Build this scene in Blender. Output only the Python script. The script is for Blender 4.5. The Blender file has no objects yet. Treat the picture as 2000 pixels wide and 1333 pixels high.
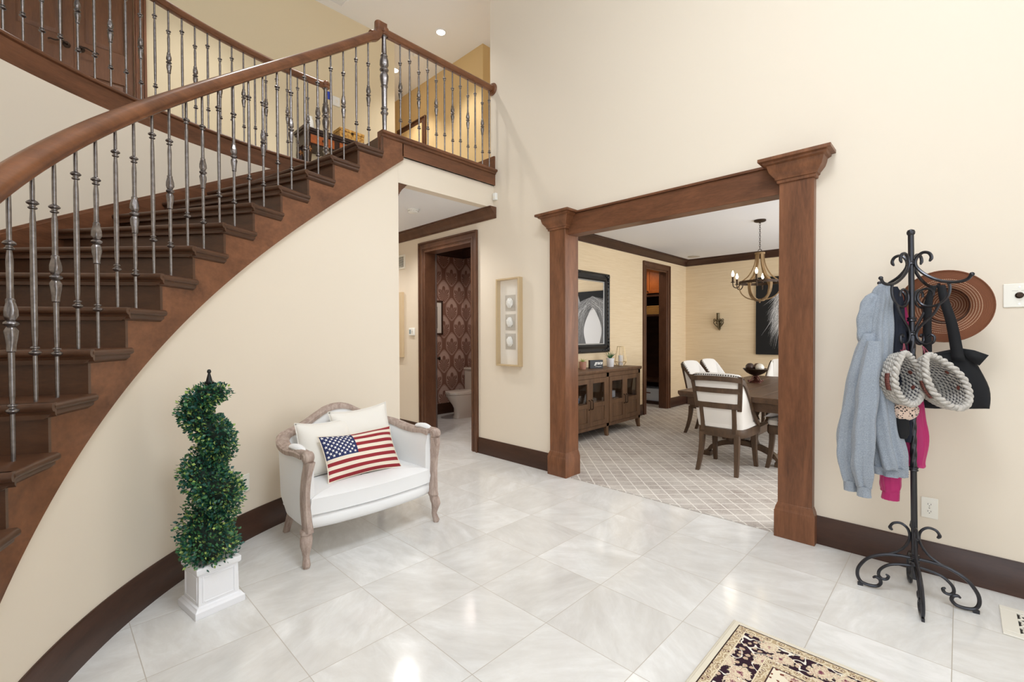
import bpy, bmesh, math, random
from math import sin, cos, pi, radians, degrees, sqrt, atan2, hypot
from mathutils import Vector, Matrix
random.seed(7)
SC = bpy.context.scene
COL = SC.collection
V = Vector

# ------------------------------------------------------------------ materials
def lin(c):
    c = c/255.0
    return c/12.92 if c <= .04045 else ((c+.055)/1.055)**2.4
def rgb(r, g, b): return (lin(r), lin(g), lin(b), 1)

class NT:
    """small node-tree writer"""
    def __init__(s, name):
        s.m = bpy.data.materials.new(name); s.m.use_nodes = True
        s.t = s.m.node_tree; s.b = s.t.nodes['Principled BSDF']
    def n(s, kind, **kw):
        x = s.t.nodes.new(kind)
        for k, v in kw.items():
            if k.startswith('i_'):
                key = k[2:]
                x.inputs[int(key) if key.isdigit() else key.replace('_', ' ')].default_value = v
            else: setattr(x, k, v)
        return x
    def l(s, a, ao, b, bi): s.t.links.new(a.outputs[ao], b.inputs[bi])
    def set(s, **kw):
        for k, v in kw.items(): s.b.inputs[k.replace('_', ' ')].default_value = v
    def math(s, op, a, b=None, c=None):
        x = s.t.nodes.new('ShaderNodeMath'); x.operation = op
        for i, q in enumerate((a, b, c)):
            if q is None: continue
            if isinstance(q, (int, float)): x.inputs[i].default_value = q
            else: s.t.links.new(q, x.inputs[i])
        return x.outputs[0]
    def ramp(s, src, stops, interp='LINEAR'):
        r = s.t.nodes.new('ShaderNodeValToRGB'); r.color_ramp.interpolation = interp
        e = r.color_ramp.elements
        while len(e) > 1: e.remove(e[-1])
        e[0].position, e[0].color = stops[0]
        for p_, c_ in stops[1:]:
            q = e.new(p_); q.color = c_
        s.t.links.new(src, r.inputs[0]); return r.outputs[0]
    def mix(s, f, a, b):
        x = s.t.nodes.new('ShaderNodeMix'); x.data_type = 'RGBA'
        for i, q in ((0, f), (6, a), (7, b)):
            if isinstance(q, (int, float, tuple)): x.inputs[i].default_value = q
            else: s.t.links.new(q, x.inputs[i])
        return x.outputs[2]
    def coord(s, scale=(1, 1, 1), rot=(0, 0, 0), loc=(0, 0, 0), kind='Object'):
        tc = s.n('ShaderNodeTexCoord'); mp = s.n('ShaderNodeMapping')
        mp.inputs['Scale'].default_value = scale; mp.inputs['Rotation'].default_value = rot; mp.inputs['Location'].default_value = loc
        s.l(tc, kind, mp, 'Vector'); return mp.outputs[0]
    def world(s):
        g = s.n('ShaderNodeNewGeometry'); x = s.n('ShaderNodeSeparateXYZ'); s.l(g, 'Position', x, 0); return x.outputs, g.outputs['Position']
    def noise(s, vec, scale=5, detail=4, rough=.55, dist=0):
        x = s.n('ShaderNodeTexNoise'); x.inputs['Scale'].default_value = scale; x.inputs['Detail'].default_value = detail
        x.inputs['Roughness'].default_value = rough; x.inputs['Distortion'].default_value = dist
        if vec is not None: s.t.links.new(vec, x.inputs['Vector'])
        return x.outputs[0]
    def base(s, c): s.t.links.new(c, s.b.inputs['Base Color'])
    def bump(s, h, strength=.3, dist=.01):
        b = s.n('ShaderNodeBump'); b.inputs['Strength'].default_value = strength; b.inputs['Distance'].default_value = dist
        s.t.links.new(h, b.inputs['Height']); s.l(b, 0, s.b, 'Normal')

def plain(name, col, rough=.5, metal=0, bump=None, spec=None, sheen=0):
    k = NT(name); k.set(Base_Color=col, Roughness=rough, Metallic=metal)
    if spec is not None: k.set(Specular_IOR_Level=spec)
    if sheen: k.set(Sheen_Weight=sheen)
    if bump:
        k.bump(k.noise(k.coord(), bump[0], 4), bump[1], bump[2] if len(bump) > 2 else .004)
    return k.m
def wood(name, a, b, rough=.35, scale=(2, 2, .35), freq=7, coat=0):
    k = NT(name); v = k.coord(scale)
    n1 = k.noise(v, freq, 5, .6, .6); n2 = k.noise(v, freq*9, 3, .6)
    f = k.math('ADD', k.math('MULTIPLY', n1, .75), k.math('MULTIPLY', n2, .3))
    k.base(k.ramp(f, [(.3, a), (.72, b)])); k.set(Roughness=rough+.06, Coat_Weight=coat*.45, Coat_Roughness=.2, Specular_IOR_Level=.35)
    k.bump(n2, .05, .002)
    return k.m
def emis(name, col, strength):
    k = NT(name); k.set(Base_Color=(0, 0, 0, 1), Emission_Color=col, Emission_Strength=strength); return k.m

M = {}
M['wall'] = plain('cream_paint', rgb(227, 215, 197), .75, bump=(220, .03, .001))
M['wall_tan'] = plain('tan_paint', rgb(218, 190, 140), .75, bump=(220, .03, .001))
M['wall_up'] = plain('beige_paint', rgb(226, 211, 180), .75, bump=(220, .03, .001))
M['ceil'] = plain('white_ceiling', rgb(236, 237, 240), .85)
M['wood'] = wood('stained_maple', rgb(84, 51, 31), rgb(138, 90, 60), .32, (2.2, 2.2, .3), 5, .25)
M['wood_string'] = wood('mottled_stringer', rgb(80, 48, 30), rgb(136, 89, 60), .32, (1.1, 1.1, 1.6), 3.2, .25)
M['wood_h'] = wood('stained_maple_lengthways', rgb(78, 48, 30), rgb(124, 80, 54), .32, (.4, .4, 2.2), 6, .25)
M['wood_rail'] = wood('handrail_maple', rgb(84, 50, 30), rgb(134, 86, 55), .25, (.6, .6, 2), 5, .4)
M['wood_mid'] = wood('walnut_casing', rgb(74, 46, 31), rgb(104, 70, 50), .3, (1.5, 1.5, .5), 6, .3)
M['wood_dark'] = wood('dark_shaded_trim', rgb(51, 32, 23), rgb(73, 47, 35), .3, (.4, .4, 2), 6, .3)  # darker copy of the trim wood; the baseboards' dim light is in the colour
M['wood_tread'] = wood('tread_wood', rgb(65, 42, 28), rgb(90, 59, 40), .3, (.8, .8, 3), 5, .35)
M['wood_door'] = wood('door_wood', rgb(90, 57, 35), rgb(122, 80, 50), .35, (2, 2, .3), 5, .2)
k = NT('pewter_iron'); v = k.coord((1, 1, 1)); nz = k.noise(v, 60, 4)
k.base(k.ramp(nz, [(.3, rgb(116, 110, 108)), (.7, rgb(146, 140, 138))])); k.set(Metallic=.9, Roughness=.27); M['pewter'] = k.m
M['iron'] = plain('dark_iron', rgb(66, 66, 70), .3, .85, bump=(60, .05))
M['white'] = plain('white_plastic', rgb(236, 236, 232), .4)
M['ivory'] = plain('ivory_plastic', rgb(236, 232, 220), .4)
M['black'] = plain('black_paint', rgb(18, 18, 19), .4)
M['slot'] = plain('dark_slot', rgb(30, 26, 24), .6)
M['chrome'] = plain('polished_metal', rgb(190, 190, 190), .18, 1)
M['bronze'] = plain('oil_rubbed_bronze', rgb(58, 44, 34), .4, .7)
M['glow'] = emis('lamp_glow', (1, .93, .82, 1), 14)
M['mirror'] = plain('mirror_glass', (.9, .9, .9, 1), .01, 1)

# marble floor tiles, 0.457 m square grid
k = NT('marble_tile'); xyz, pos = k.world()
T_ = .457
gx = k.math('DIVIDE', k.math('ADD', xyz[0], 1.385), T_); gy = k.math('DIVIDE', k.math('SUBTRACT', xyz[1], 1.183), T_)
ix = k.math('FLOOR', gx); iy = k.math('FLOOR', gy)
fx = k.math('FRACT', gx); fy = k.math('FRACT', gy)
ex = k.math('ABSOLUTE', k.math('SUBTRACT', fx, .5)); ey = k.math('ABSOLUTE', k.math('SUBTRACT', fy, .5))
edge = k.math('GREATER_THAN', k.math('MAXIMUM', ex, ey), .4965)
wn = k.n('ShaderNodeTexWhiteNoise', noise_dimensions='2D'); cv = k.n('ShaderNodeCombineXYZ')
k.t.links.new(ix, cv.inputs[0]); k.t.links.new(iy, cv.inputs[1]); k.l(cv, 0, wn, 'Vector')
off = k.n('ShaderNodeVectorMath', operation='SCALE'); k.l(wn, 'Color', off, 0); off.inputs[3].default_value = 9
ad = k.n('ShaderNodeVectorMath', operation='ADD'); k.t.links.new(pos, ad.inputs[0]); k.l(off, 0, ad, 1)
ro = k.n('ShaderNodeVectorRotate', rotation_type='Z_AXIS'); k.l(ad, 0, ro, 0); k.t.links.new(k.math('MULTIPLY', wn.outputs[0], 6.3), ro.inputs['Angle'])
st = k.n('ShaderNodeVectorMath', operation='MULTIPLY'); k.l(ro, 0, st, 0); st.inputs[1].default_value = (1, 2.4, 1)
c1 = k.noise(st.outputs[0], 2.2, 7, .62, 1.2); c2 = k.noise(st.outputs[0], 9, 6, .7, .8)
f = k.math('ADD', k.math('MULTIPLY', c1, .7), k.math('MULTIPLY', c2, .3))
f = k.math('ADD', f, k.math('MULTIPLY', k.math('SUBTRACT', wn.outputs[0], .5), .16))
tile = k.ramp(f, [(.3, rgb(210, 207, 202)), (.5, rgb(221, 219, 215)), (.6, rgb(228, 227, 224)), (.7, rgb(237, 236, 234))])
k.base(k.mix(edge, tile, rgb(182, 174, 162))); k.set(Specular_IOR_Level=.5)
k.t.links.new(k.math('ADD', k.math('MULTIPLY', edge, .4), k.math('ADD', .07, k.math('MULTIPLY', c2, .12))), k.b.inputs['Roughness'])
M['tile'] = k.m

# trellis carpet
k = NT('trellis_carpet'); xyz, pos = k.world()
wob = k.math('MULTIPLY', k.math('SUBTRACT', k.noise(pos, 14, 2), .5), .012)
a = k.math('ADD', k.math('ADD', xyz[0], xyz[1]), wob); b = k.math('ADD', k.math('SUBTRACT', xyz[0], xyz[1]), wob)
def tri(q, per): return k.math('ABSOLUTE', k.math('SUBTRACT', k.math('FRACT', k.math('DIVIDE', q, per)), .5))
ln = k.math('GREATER_THAN', k.math('MAXIMUM', tri(a, .16), tri(b, .16)), .455)
sx = k.n('ShaderNodeVectorMath', operation='MULTIPLY'); k.t.links.new(pos, sx.inputs[0]); sx.inputs[1].default_value = (1, 1, 1)
nb = k.noise(pos, 3.5, 5, .7); ribs = k.noise(sx.outputs[0], 90, 2)
bc = k.ramp(k.math('ADD', k.math('MULTIPLY', nb, .75), k.math('MULTIPLY', ribs, .25)), [(.35, rgb(166, 155, 147)), (.5, rgb(190, 182, 174)), (.68, rgb(206, 200, 192))])
k.base(k.mix(ln, bc, rgb(224, 219, 211))); k.set(Roughness=.95, Specular_IOR_Level=.1)
k.bump(k.math('ADD', k.math('MULTIPLY', ln, .8), ribs), .5, .006); M['carpet'] = k.m

# grasscloth wallpaper
k = NT('grasscloth'); v = k.coord((.7, .7, 30)); n = k.noise(v, 3, 4, .7); n2 = k.noise(k.coord((2, 2, 120)), 2, 3)
k.base(k.ramp(k.math('ADD', k.math('MULTIPLY', n, .6), k.math('MULTIPLY', n2, .4)), [(.3, rgb(214, 190, 152)), (.55, rgb(229, 209, 176)), (.75, rgb(236, 219, 190))]))
k.set(Roughness=.8); M['grass'] = k.m

# damask wallpaper
k = NT('damask'); xyz, pos = k.world()
hx = k.math('ADD', xyz[0], xyz[1])
U = k.math('MULTIPLY', hx, 2*pi/.34); W_ = k.math('MULTIPLY', xyz[2], 2*pi/.60)
cu = k.math('COSINE', U); cw = k.math('SINE', k.math('MULTIPLY', k.math('COSINE', W_), pi/2))
ff = k.math('ADD', cu, cw)
band = k.math('LESS_THAN', k.math('ABSOLUTE', ff), .30)
line = k.math('LESS_THAN', k.math('ABSOLUTE', k.math('SUBTRACT', k.math('ABSOLUTE', ff), .48)), .05)
odd = k.math('MULTIPLY', k.math('LESS_THAN', ff, 0), .5)
def loc_(q, per): return k.math('MULTIPLY', k.math('SUBTRACT', k.math('FRACT', k.math('ADD', k.math('ADD', k.math('DIVIDE', q, per), odd), .5)), .5), per)
lx = k.math('ABSOLUTE', loc_(hx, .34)); lz = k.math('ADD', loc_(xyz[2], .60), .075)
ang = k.math('ARCTAN2', lx, lz); rad_ = k.math('SQRT', k.math('ADD', k.math('MULTIPLY', lx, lx), k.math('MULTIPLY', k.math('MULTIPLY', lz, lz), .62)))
leafr = k.math('ADD', .085, k.math('MULTIPLY', k.math('ABSOLUTE', k.math('COSINE', k.math('MULTIPLY', ang, 4.0))), .05))
veins = k.math('GREATER_THAN', k.math('SINE', k.math('ADD', k.math('MULTIPLY', ang, 16), k.math('MULTIPLY', rad_, 60))), -.72)
med = k.math('MULTIPLY', k.math('MULTIPLY', k.math('LESS_THAN', rad_, leafr), veins), k.math('GREATER_THAN', k.math('ABSOLUTE', ff), .62))
fac = k.math('MAXIMUM', k.math('MAXIMUM', band, line), med)
k.base(k.mix(fac, rgb(196, 166, 152), rgb(134, 96, 80))); k.set(Roughness=.45); M['damask'] = k.m

# ------------------------------------------------------------------ mesh builder
class MB:
    def __init__(s): s.v = []; s.f = []; s.mi = []; s.cur = 0
    def add(s, vs, fs):
        o = len(s.v); s.v += [tuple(p) for p in vs]; s.f += [tuple(i+o for i in f) for f in fs]; s.mi += [s.cur]*len(fs); return s
    def mat(s, i): s.cur = i; return s
    def box(s, x0, x1, y0, y1, z0, z1, m=None):
        vs = [V((x, y, z)) for x in (x0, x1) for y in (y0, y1) for z in (z0, z1)]
        if m is not None: vs = [m @ q for q in vs]
        return s.add(vs, [(0, 1, 3, 2), (4, 6, 7, 5), (0, 4, 5, 1), (2, 3, 7, 6), (0, 2, 6, 4), (1, 5, 7, 3)])
    def cbox(s, c, d, m=None): return s.box(c[0]-d[0]/2, c[0]+d[0]/2, c[1]-d[1]/2, c[1]+d[1]/2, c[2]-d[2]/2, c[2]+d[2]/2, m)
    def lathe(s, prof, n=20, m=None, mod=None, caps=True):
        vs = []; fs = []
        for j, (r, z) in enumerate(prof):
            for i in range(n):
                a = 2*pi*i/n; rr = r*(mod(a, j, z) if mod else 1)
                q = V((rr*cos(a), rr*sin(a), z)); vs.append(m @ q if m is not None else q)
        k_ = len(prof)
        for j in range(k_-1):
            for i in range(n):
                a, b = j*n+i, j*n+(i+1) % n; fs.append((a, b, b+n, a+n))
        if caps: fs.append(tuple(range(n-1, -1, -1))); fs.append(tuple((k_-1)*n+i for i in range(n)))
        return s.add(vs, fs)
    def loft(s, rings, closed=True, caps=True):
        n = len(rings[0]); vs = [q for r in rings for q in r]; fs = []
        for j in range(len(rings)-1):
            for i in range(n if closed else n-1):
                a, b = j*n+i, j*n+(i+1) % n; fs.append((a, b, b+n, a+n))
        if caps and closed: fs.append(tuple(range(n-1, -1, -1))); fs.append(tuple((len(rings)-1)*n+i for i in range(n)))
        return s.add(vs, fs)
    def tube(s, pts, r, n=8, caps=True, flat=1, up=None):
        pts = [V(q) for q in pts]; m = len(pts); rs = r if isinstance(r, (list, tuple)) else [r]*m
        rings = []; u = None
        for i, q in enumerate(pts):
            t = (pts[min(i+1, m-1)]-pts[max(i-1, 0)]).normalized()
            if u is None:
                u = V(up) if up else (V((0, 0, 1)) if abs(t.z) < .9 else V((1, 0, 0)))
            u = (u-t*u.dot(t)); u = u.normalized() if u.length > 1e-6 else t.orthogonal().normalized()
            w = t.cross(u)
            rings.append([q+(u*cos(2*pi*j/n)*flat+w*sin(2*pi*j/n))*rs[i] for j in range(n)])
        return s.loft(rings, True, caps)
    def sweep(s, path, prof, closed=False, side=1, vert=None):
        """profile (u,v) swept along a path; u = horizontal, to the right of travel (times side), v = up"""
        path = [V(q) for q in path]; m = len(path); rings = []
        for i, q in enumerate(path):
            a = path[i-1] if (i > 0 or closed) else None
            b = path[(i+1) % m] if (i < m-1 or closed) else None
            d1 = (q-a) if a is not None else None; d2 = (b-q) if b is not None else None
            def nrm(d): return V((d.y, -d.x, 0)).normalized()
            n1 = nrm(d1) if d1 is not None else nrm(d2); n2 = nrm(d2) if d2 is not None else n1
            w = n1+n2; w = w.normalized() if w.length > 1e-6 else n1
            w = w/max(.3, w.dot(n1))*side
            rings.append([q+w*u+V((0, 0, v)) for u, v in prof])
        if closed: rings.append(rings[0])
        return s.loft(rings, True, not closed)
    def prism(s, poly, axis, a0, a1, m=None):
        def mk(u, v, a): return {'x': V((a, u, v)), 'y': V((u, a, v)), 'z': V((u, v, a))}[axis]
        n = len(poly); vs = [mk(u, v, a0) for u, v in poly]+[mk(u, v, a1) for u, v in poly]
        if m is not None: vs = [m @ q for q in vs]
        return s.add(vs, [tuple(range(n-1, -1, -1)), tuple(range(n, 2*n))]+[(i, (i+1) % n, n+(i+1) % n, n+i) for i in range(n)])
    def ball(s, c, r, n=12, m=None, sq=(1, 1, 1)):
        vs = []; fs = []
        rings = [[V((c[0]+r*sq[0]*sin(pi*j/n)*cos(2*pi*i/(2*n)), c[1]+r*sq[1]*sin(pi*j/n)*sin(2*pi*i/(2*n)), c[2]+r*sq[2]*cos(pi*j/n))) for i in range(2*n)] for j in range(n+1)]
        if m is not None: rings = [[m @ q for q in rr] for rr in rings]
        return s.loft(rings, True, False)
    def surf(s, fn, nu, nv, cu=False, cv=False):
        vs = [fn(i/(nu if cu else nu-1), j/(nv if cv else nv-1)) for j in range(nv) for i in range(nu)]
        fs = []
        for j in range(nv if cv else nv-1):
            for i in range(nu if cu else nu-1):
                a = j*nu+i; b = j*nu+(i+1) % nu; c = ((j+1) % nv)*nu+(i+1) % nu; d = ((j+1) % nv)*nu+i
                fs.append((a, b, c, d))
        return s.add(vs, fs)
    def build(s, name, mats, parent=None, bevel=0, seg=2, angle=38, sub=0, world=False, solid=0, smooth=True, recalc=True):
        me = bpy.data.meshes.new(name)
        vs = s.v
        if world and parent is not None: o_ = parent.location; vs = [(x-o_.x, y-o_.y, z-o_.z) for x, y, z in vs]
        me.from_pydata(vs, [], s.f)
        for mm in (mats if isinstance(mats, (list, tuple)) else [mats]): me.materials.append(mm)
        me.polygons.foreach_set('material_index', s.mi)
        if recalc:
            b = bmesh.new(); b.from_mesh(me); bmesh.ops.recalc_face_normals(b, faces=b.faces); b.to_mesh(me); b.free()
        if smooth:
            me.polygons.foreach_set('use_smooth', [True]*len(me.polygons)); me.set_sharp_from_angle(angle=radians(angle))
        o = bpy.data.objects.new(name, me); COL.objects.link(o)
        if parent is not None: o.parent = parent
        if solid:
            d = o.modifiers.new('s', 'SOLIDIFY'); d.thickness = solid; d.offset = 0
        if bevel:
            d = o.modifiers.new('b', 'BEVEL'); d.width = bevel; d.segments = seg; d.limit_method = 'ANGLE'; d.angle_limit = radians(40); d.harden_normals = False
        if sub:
            d = o.modifiers.new('u', 'SUBSURF'); d.levels = sub; d.render_levels = sub
        return o

def tag(o, label=None, cat=None, group=None, kind=None):
    if label: o['label'] = label
    if cat: o['category'] = cat
    if group: o['group'] = group
    if kind: o['kind'] = kind
    return o
def thing(name, label, cat, loc=(0, 0, 0), rz=0, group=None):
    o = bpy.data.objects.new(name, None); COL.objects.link(o); o.empty_display_size = .1
    o.location = loc; o.rotation_euler = (0, 0, rz); return tag(o, label, cat, group)
def copy_tree(o, parent=None):
    c = o.copy(); COL.objects.link(c)
    if parent is not None: c.parent = parent
    for ch in [x for x in KIDS.get(o.name, [])]: copy_tree(ch, c)
    return c
KIDS = {}
def kids():
    KIDS.clear()
    for o in COL.objects:
        if o.parent: KIDS.setdefault(o.parent.name, []).append(o)
def struct(name, mb, mats, label, cat, parent=None, **kw):
    o = mb.build(name, mats, parent, **kw)
    if parent is None: tag(o, label, cat, None, 'structure')
    return o
def spline(pts, n=8, closed=False):
    P = [V(q) if len(q) == 3 else V((q[0], q[1], 0)) for q in pts]; m = len(P); out = []
    rng = m if closed else m-1
    for i in range(rng):
        p0 = P[(i-1) % m] if (closed or i > 0) else P[0]*2-P[1]
        p1 = P[i]; p2 = P[(i+1) % m]; p3 = P[(i+2) % m] if (closed or i < m-2) else P[-1]*2-P[-2]
        for j in range(n):
            t = j/n
            out.append(.5*((2*p1)+(p2-p0)*t+(2*p0-5*p1+4*p2-p3)*t*t+(3*p1-p0-3*p2+p3)*t**3))
    if not closed: out.append(P[-1])
    return out
# ------------------------------------------------------------------ the staircase curve
CX, CY = -1.46028, 2.08727
R0, B1, B2 = 2.18921, -.005656, .056957
TH0, DTH = 3.141107, .1057143
RISE, Z2 = 3.168/17, 3.168
RO = 3.40                                    # outer side of the stair
def SR(th):
    u = th-pi; return R0+B1*u+B2*u*u
def SP(th, dr=0, z=0): r = SR(th)+dr; return V((CX+r*cos(th), CY+r*sin(th), z))
def OP(th, r, z=0): return V((CX+r*cos(th), CY+r*sin(th), z))
def nosz(th): return Z2-(th-TH0)/DTH*RISE
THB = TH0+17*DTH                              # foot of the stair
XW = -3.70                                   # plane of the landing edge wall
W1 = 3.50                                    # face of the front wall

# ------------------------------------------------------------------ shell
mb = MB().box(-9, 2.6, -2.6, 3.49, -.1, 0).box(-9, -3.9, 3.49, 5.4, -.1, 0)
struct('floor', mb, M['tile'], 'pale marble tile floor of the foyer and hall', 'floor')
mb = MB().box(-3.86, 1.4, 3.49, 8.9, -.1, 0.002).box(-6.8, -3.86, 5.6, 8.9, -.1, 0.001)
struct('floor_dining', mb, M['carpet'], 'taupe trellis carpet of the dining room', 'floor')

mb = MB()
for x0, x1, z0, z1 in ((-9, -5.02, 0, 3), (-5.02, -4.06, 2.46, 3), (-4.06, -2.68, 0, 3), (-2.68, -.85, 2.32, 3), (-.85, 2.6, 0, 3), (-3.745, 2.6, 3, 5.77)):
    mb.box(x0, x1, W1, W1+.15, z0, z1)
struct('wall_front', mb, M['wall'], 'tall cream wall with the dining opening and powder room door', 'wall')
# curved wall under the stair
def curved(r_in, thick, t0, t1, zlo, zhi, n, end=None):
    rings = []
    for i in range(n+1):
        th = t0+(t1-t0)*i/n
        a, b = r_in(th, 0), r_in(th, thick)
        rings.append([V((a.x, a.y, zlo(th))), V((b.x, b.y, zlo(th))), V((b.x, b.y, zhi(th))), V((a.x, a.y, zhi(th)))])
    return rings
rings = curved(lambda th, d: SP(th, .05+d), .12, TH0+16.6*DTH, pi, lambda th: 0, lambda th: max(.02, min(nosz(th)-.36, 3.0)), 72)
for y in (2.16, 2.24, 2.298):
    z = min(3.1, Z2-.36+(y-CY)/.23*RISE); rings.append([V((XW, y, 0)), V((XW-.12, y, 0)), V((XW-.12, y, z)), V((XW, y, z))])
struct('wall_stair', MB().loft(rings), M['wall'], 'curved cream wall under the staircase', 'wall')
struct('wall_header', MB().box(XW-.1, XW, 2.2985, W1, 2.76, 3.06), M['wall'], 'cream header band under the landing edge', 'wall')
rings = curved(lambda th, d: OP(th, RO+.02+d), .1, pi-.02, THB+.06, lambda th: 0, lambda th: 2.99, 60)
struct('wall_outer', MB().loft(rings), M['wall'], 'curved cream wall on the far side of the stairs', 'wall')
struct('ceiling_hall', MB().box(-9, XW-.1, 2.2, W1, 2.76, 2.9), M['ceil'], 'grey white ceiling of the lower hall', 'ceiling')
struct('wall_hall', MB().box(-9, XW-.12, 2.19, 2.298, 0, 2.76).box(-9.1, -9, 2.19, W1, 0, 2.76), M['wall'], 'cream side wall of the lower hall', 'wall')
# upper floor
mb = MB().box(-9, XW+.02, CY+.07, W1, 3.0, Z2-.03).box(-9, -3.745, W1+.15, 6.6, 3.0, Z2-.03)
rings = []
for i in range(41):
    th = pi+radians(114)*i/40
    a = OP(th, RO+.05); b = OP(th, 8.2)
    rings.append([V((a.x, a.y, 3.0)), V((max(b.x, -9), max(b.y, -2.5), 3.0)), V((max(b.x, -9), max(b.y, -2.5), Z2-.03)), V((a.x, a.y, Z2-.03))])
mb.loft(rings)
struct('floor_upper', mb, plain('bounce_floor', rgb(230, 228, 224), .95), 'floor of the upstairs gallery and landing', 'floor')  # unseen top face, made pale to bounce light onto the ceiling
struct('ceiling', MB().box(-9.2, 2.7, -2.7, 6.7, 5.75, 5.9), M['ceil'], 'white upper ceiling over foyer and gallery', 'ceiling')
XU = -6.08
mb = MB().box(XU-.15, XU, -2.6, -.21, 3.1, 5.77).box(XU-.15, XU, -.21, .69, 3.138+2.15, 5.77).box(XU-.15, XU, .69, 3.727, 3.1, 5.77).box(-9, XU-.15, 3.58, 3.727, 3.1, 5.77)
struct('wall_gallery', mb, M['wall_up'], 'beige wall behind the upstairs gallery', 'wall')
mb = MB().box(-9, -5.18, 4.69, 4.8, 3.1, 5.77).box(-5.30, -5.18, 4.8, 6.6, 3.1, 5.77).box(-9, -3.6, 6.5, 6.62, 3.1, 5.77).box(-9.1, -9, 3.5, 4.8, 3.1, 5.77)
struct('wall_upper_hall', mb, M['wall_tan'], 'golden tan wall of the upstairs corridor', 'wall')
struct('wall_upper_side', MB().box(-3.745, -3.6, 3.65, 6.6, 3.0, 5.77), M['wall_up'], 'side wall of the upstairs passage', 'wall')
# walls behind the camera with the entrance windows
mb = MB()
SWX = ((-7, -3.6, 0, 5.75), (-3.6, -1.6, 0, .9), (-3.6, -1.6, 2.2, 5.75), (-1.6, -.9, 0, 5.75), (1.9, 2.6, 0, 5.75), (-.9, 1.9, 2.75, 3.0), (-.9, 1.9, 5.2, 5.75), (-.9, -.1, 0, .15), (1.1, 1.9, 0, .15))
for x0, x1, z0, z1 in SWX: mb.box(x0, x1, -2.6, -2.45, z0, z1)
mb.box(-.1, .0, -2.6, -2.45, 0, 2.75).box(1.0, 1.1, -2.6, -2.45, 0, 2.75)
struct('wall_back', mb, M['wall'], 'entrance wall behind the viewer', 'wall')
mb = MB()
for y0, y1, z0, z1 in ((-2.6, -1.2, 0, 5.75), (1.6, 3.5, 0, 5.75), (-1.2, .22, 0, 5.75), (.22, 1.6, 0, .4), (.22, 1.6, 5.0, 5.75)): mb.box(2.45, 2.6, y0, y1, z0, z1)
struct('wall_right', mb, M['wall'], 'foyer side wall with tall window beside the viewer', 'wall')
dr = MB().box(.0, 1.0, -2.56, -2.5, 0.01, 2.74)
struct('door_3', dr, M['wood_door'], 'entrance door behind the viewer', 'door', bevel=.004)

# dining room
XL, YB, ZD = -3.81, 8.72, 2.78
mb = MB().box(XL-.12, XL, 3.65, 7.13, 0, ZD).box(XL-.12, XL, 7.13, 7.91, 2.49, ZD).box(XL-.12, XL, 7.91, YB+.12, 0, ZD)
struct('wall_dining_left', mb, M['grass'], 'grasscloth dining wall with the mirror and doorway', 'wall')
struct('wall_dining_back', MB().box(XL, 1.4, YB, YB+.12, 0, ZD), M['grass'], 'grasscloth dining wall with the horse canvas', 'wall')
mb = MB()
for y0, y1, z0, z1 in ((3.65, 4.3, 0, ZD), (6.2, 6.6, 0, ZD), (8.3, 8.84, 0, ZD), (4.3, 6.2, 0, .5), (4.3, 6.2, 2.5, ZD), (6.6, 8.3, 0, .5), (6.6, 8.3, 2.5, ZD)): mb.box(1.2, 1.35, y0, y1, z0, z1)
struct('wall_dining_right', mb, M['grass'], 'dining wall with two windows, out of view', 'wall')
struct('ceiling_dining', MB().box(XL, 1.4, 3.65, YB+.1, ZD, ZD+.12), M['ceil'], 'white dining room ceiling', 'ceiling')
# powder room
mb = MB().box(-6.48, -6.36, 3.65, 5.4, 0, 2.97).box(-6.36, -3.93, 5.26, 5.4, 0, 2.97).box(-3.945, -3.931, 3.65, 5.26, 0, 2.97)
struct('wall_powder', mb, M['damask'], 'damask papered walls of the powder room', 'wall')
struct('ceiling_powder', MB().box(-6.5, -3.93, 3.65, 5.4, 2.87, 2.97), M['ceil'], 'powder room ceiling', 'ceiling')
# mud room behind the dining doorway
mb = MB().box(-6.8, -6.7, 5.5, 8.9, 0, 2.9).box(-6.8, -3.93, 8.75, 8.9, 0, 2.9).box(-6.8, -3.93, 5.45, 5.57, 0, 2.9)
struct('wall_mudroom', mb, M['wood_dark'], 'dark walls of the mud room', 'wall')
struct('ceiling_mudroom', MB().box(-6.8, -3.93, 5.45, 8.9, 2.78, 2.9), M['ceil'], 'mud room ceiling', 'ceiling')

# ------------------------------------------------------------------ trim
BASE = [(0, 0), (.019, 0), (.019, .132), (.0165, .136), (.0165, .15), (.012, .158), (.011, .172), (.006, .18), (0, .18)]
CROWN = [(0, 0), (0, -.12), (.010, -.12), (.012, -.105), (.018, -.10), (.024, -.085), (.045, -.055), (.066, -.035), (.072, -.028), (.078, -.026), (.082, -.012), (.094, -.010), (.094, 0)]
path = [SP(TH0+16.6*DTH+(pi-TH0-16.6*DTH)*i/72, .05) for i in range(73)]+[V((XW, 2.2985, 0)), V((XW-.12, 2.2985, 0))]
struct('baseboard_stair', MB().sweep(path, BASE, side=1), M['wood_dark'], 'dark baseboard curving along the stair wall', 'baseboard')
struct('baseboard_front', MB().sweep([(-3.955, W1, 0), (-2.90, W1, 0)], BASE), M['wood_dark'], 'short dark baseboard between powder door and column', 'baseboard')
struct('baseboard_right', MB().sweep([(-.655, W1, 0), (2.45, W1, 0)], BASE), M['wood_dark'], 'dark baseboard behind the coat rack', 'baseboard')
struct('baseboard_hall', MB().sweep([(-9, W1, 0), (-5.13, W1, 0)], BASE), M['wood_dark'], 'dark baseboard of the lower hall', 'baseboard')
struct('trim_hall_crown', MB().sweep([(-9, W1, 2.76), (-3.655, W1, 2.76)], CROWN), M['wood_mid'], 'dark crown moulding over the powder room door', 'moulding')
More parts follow.
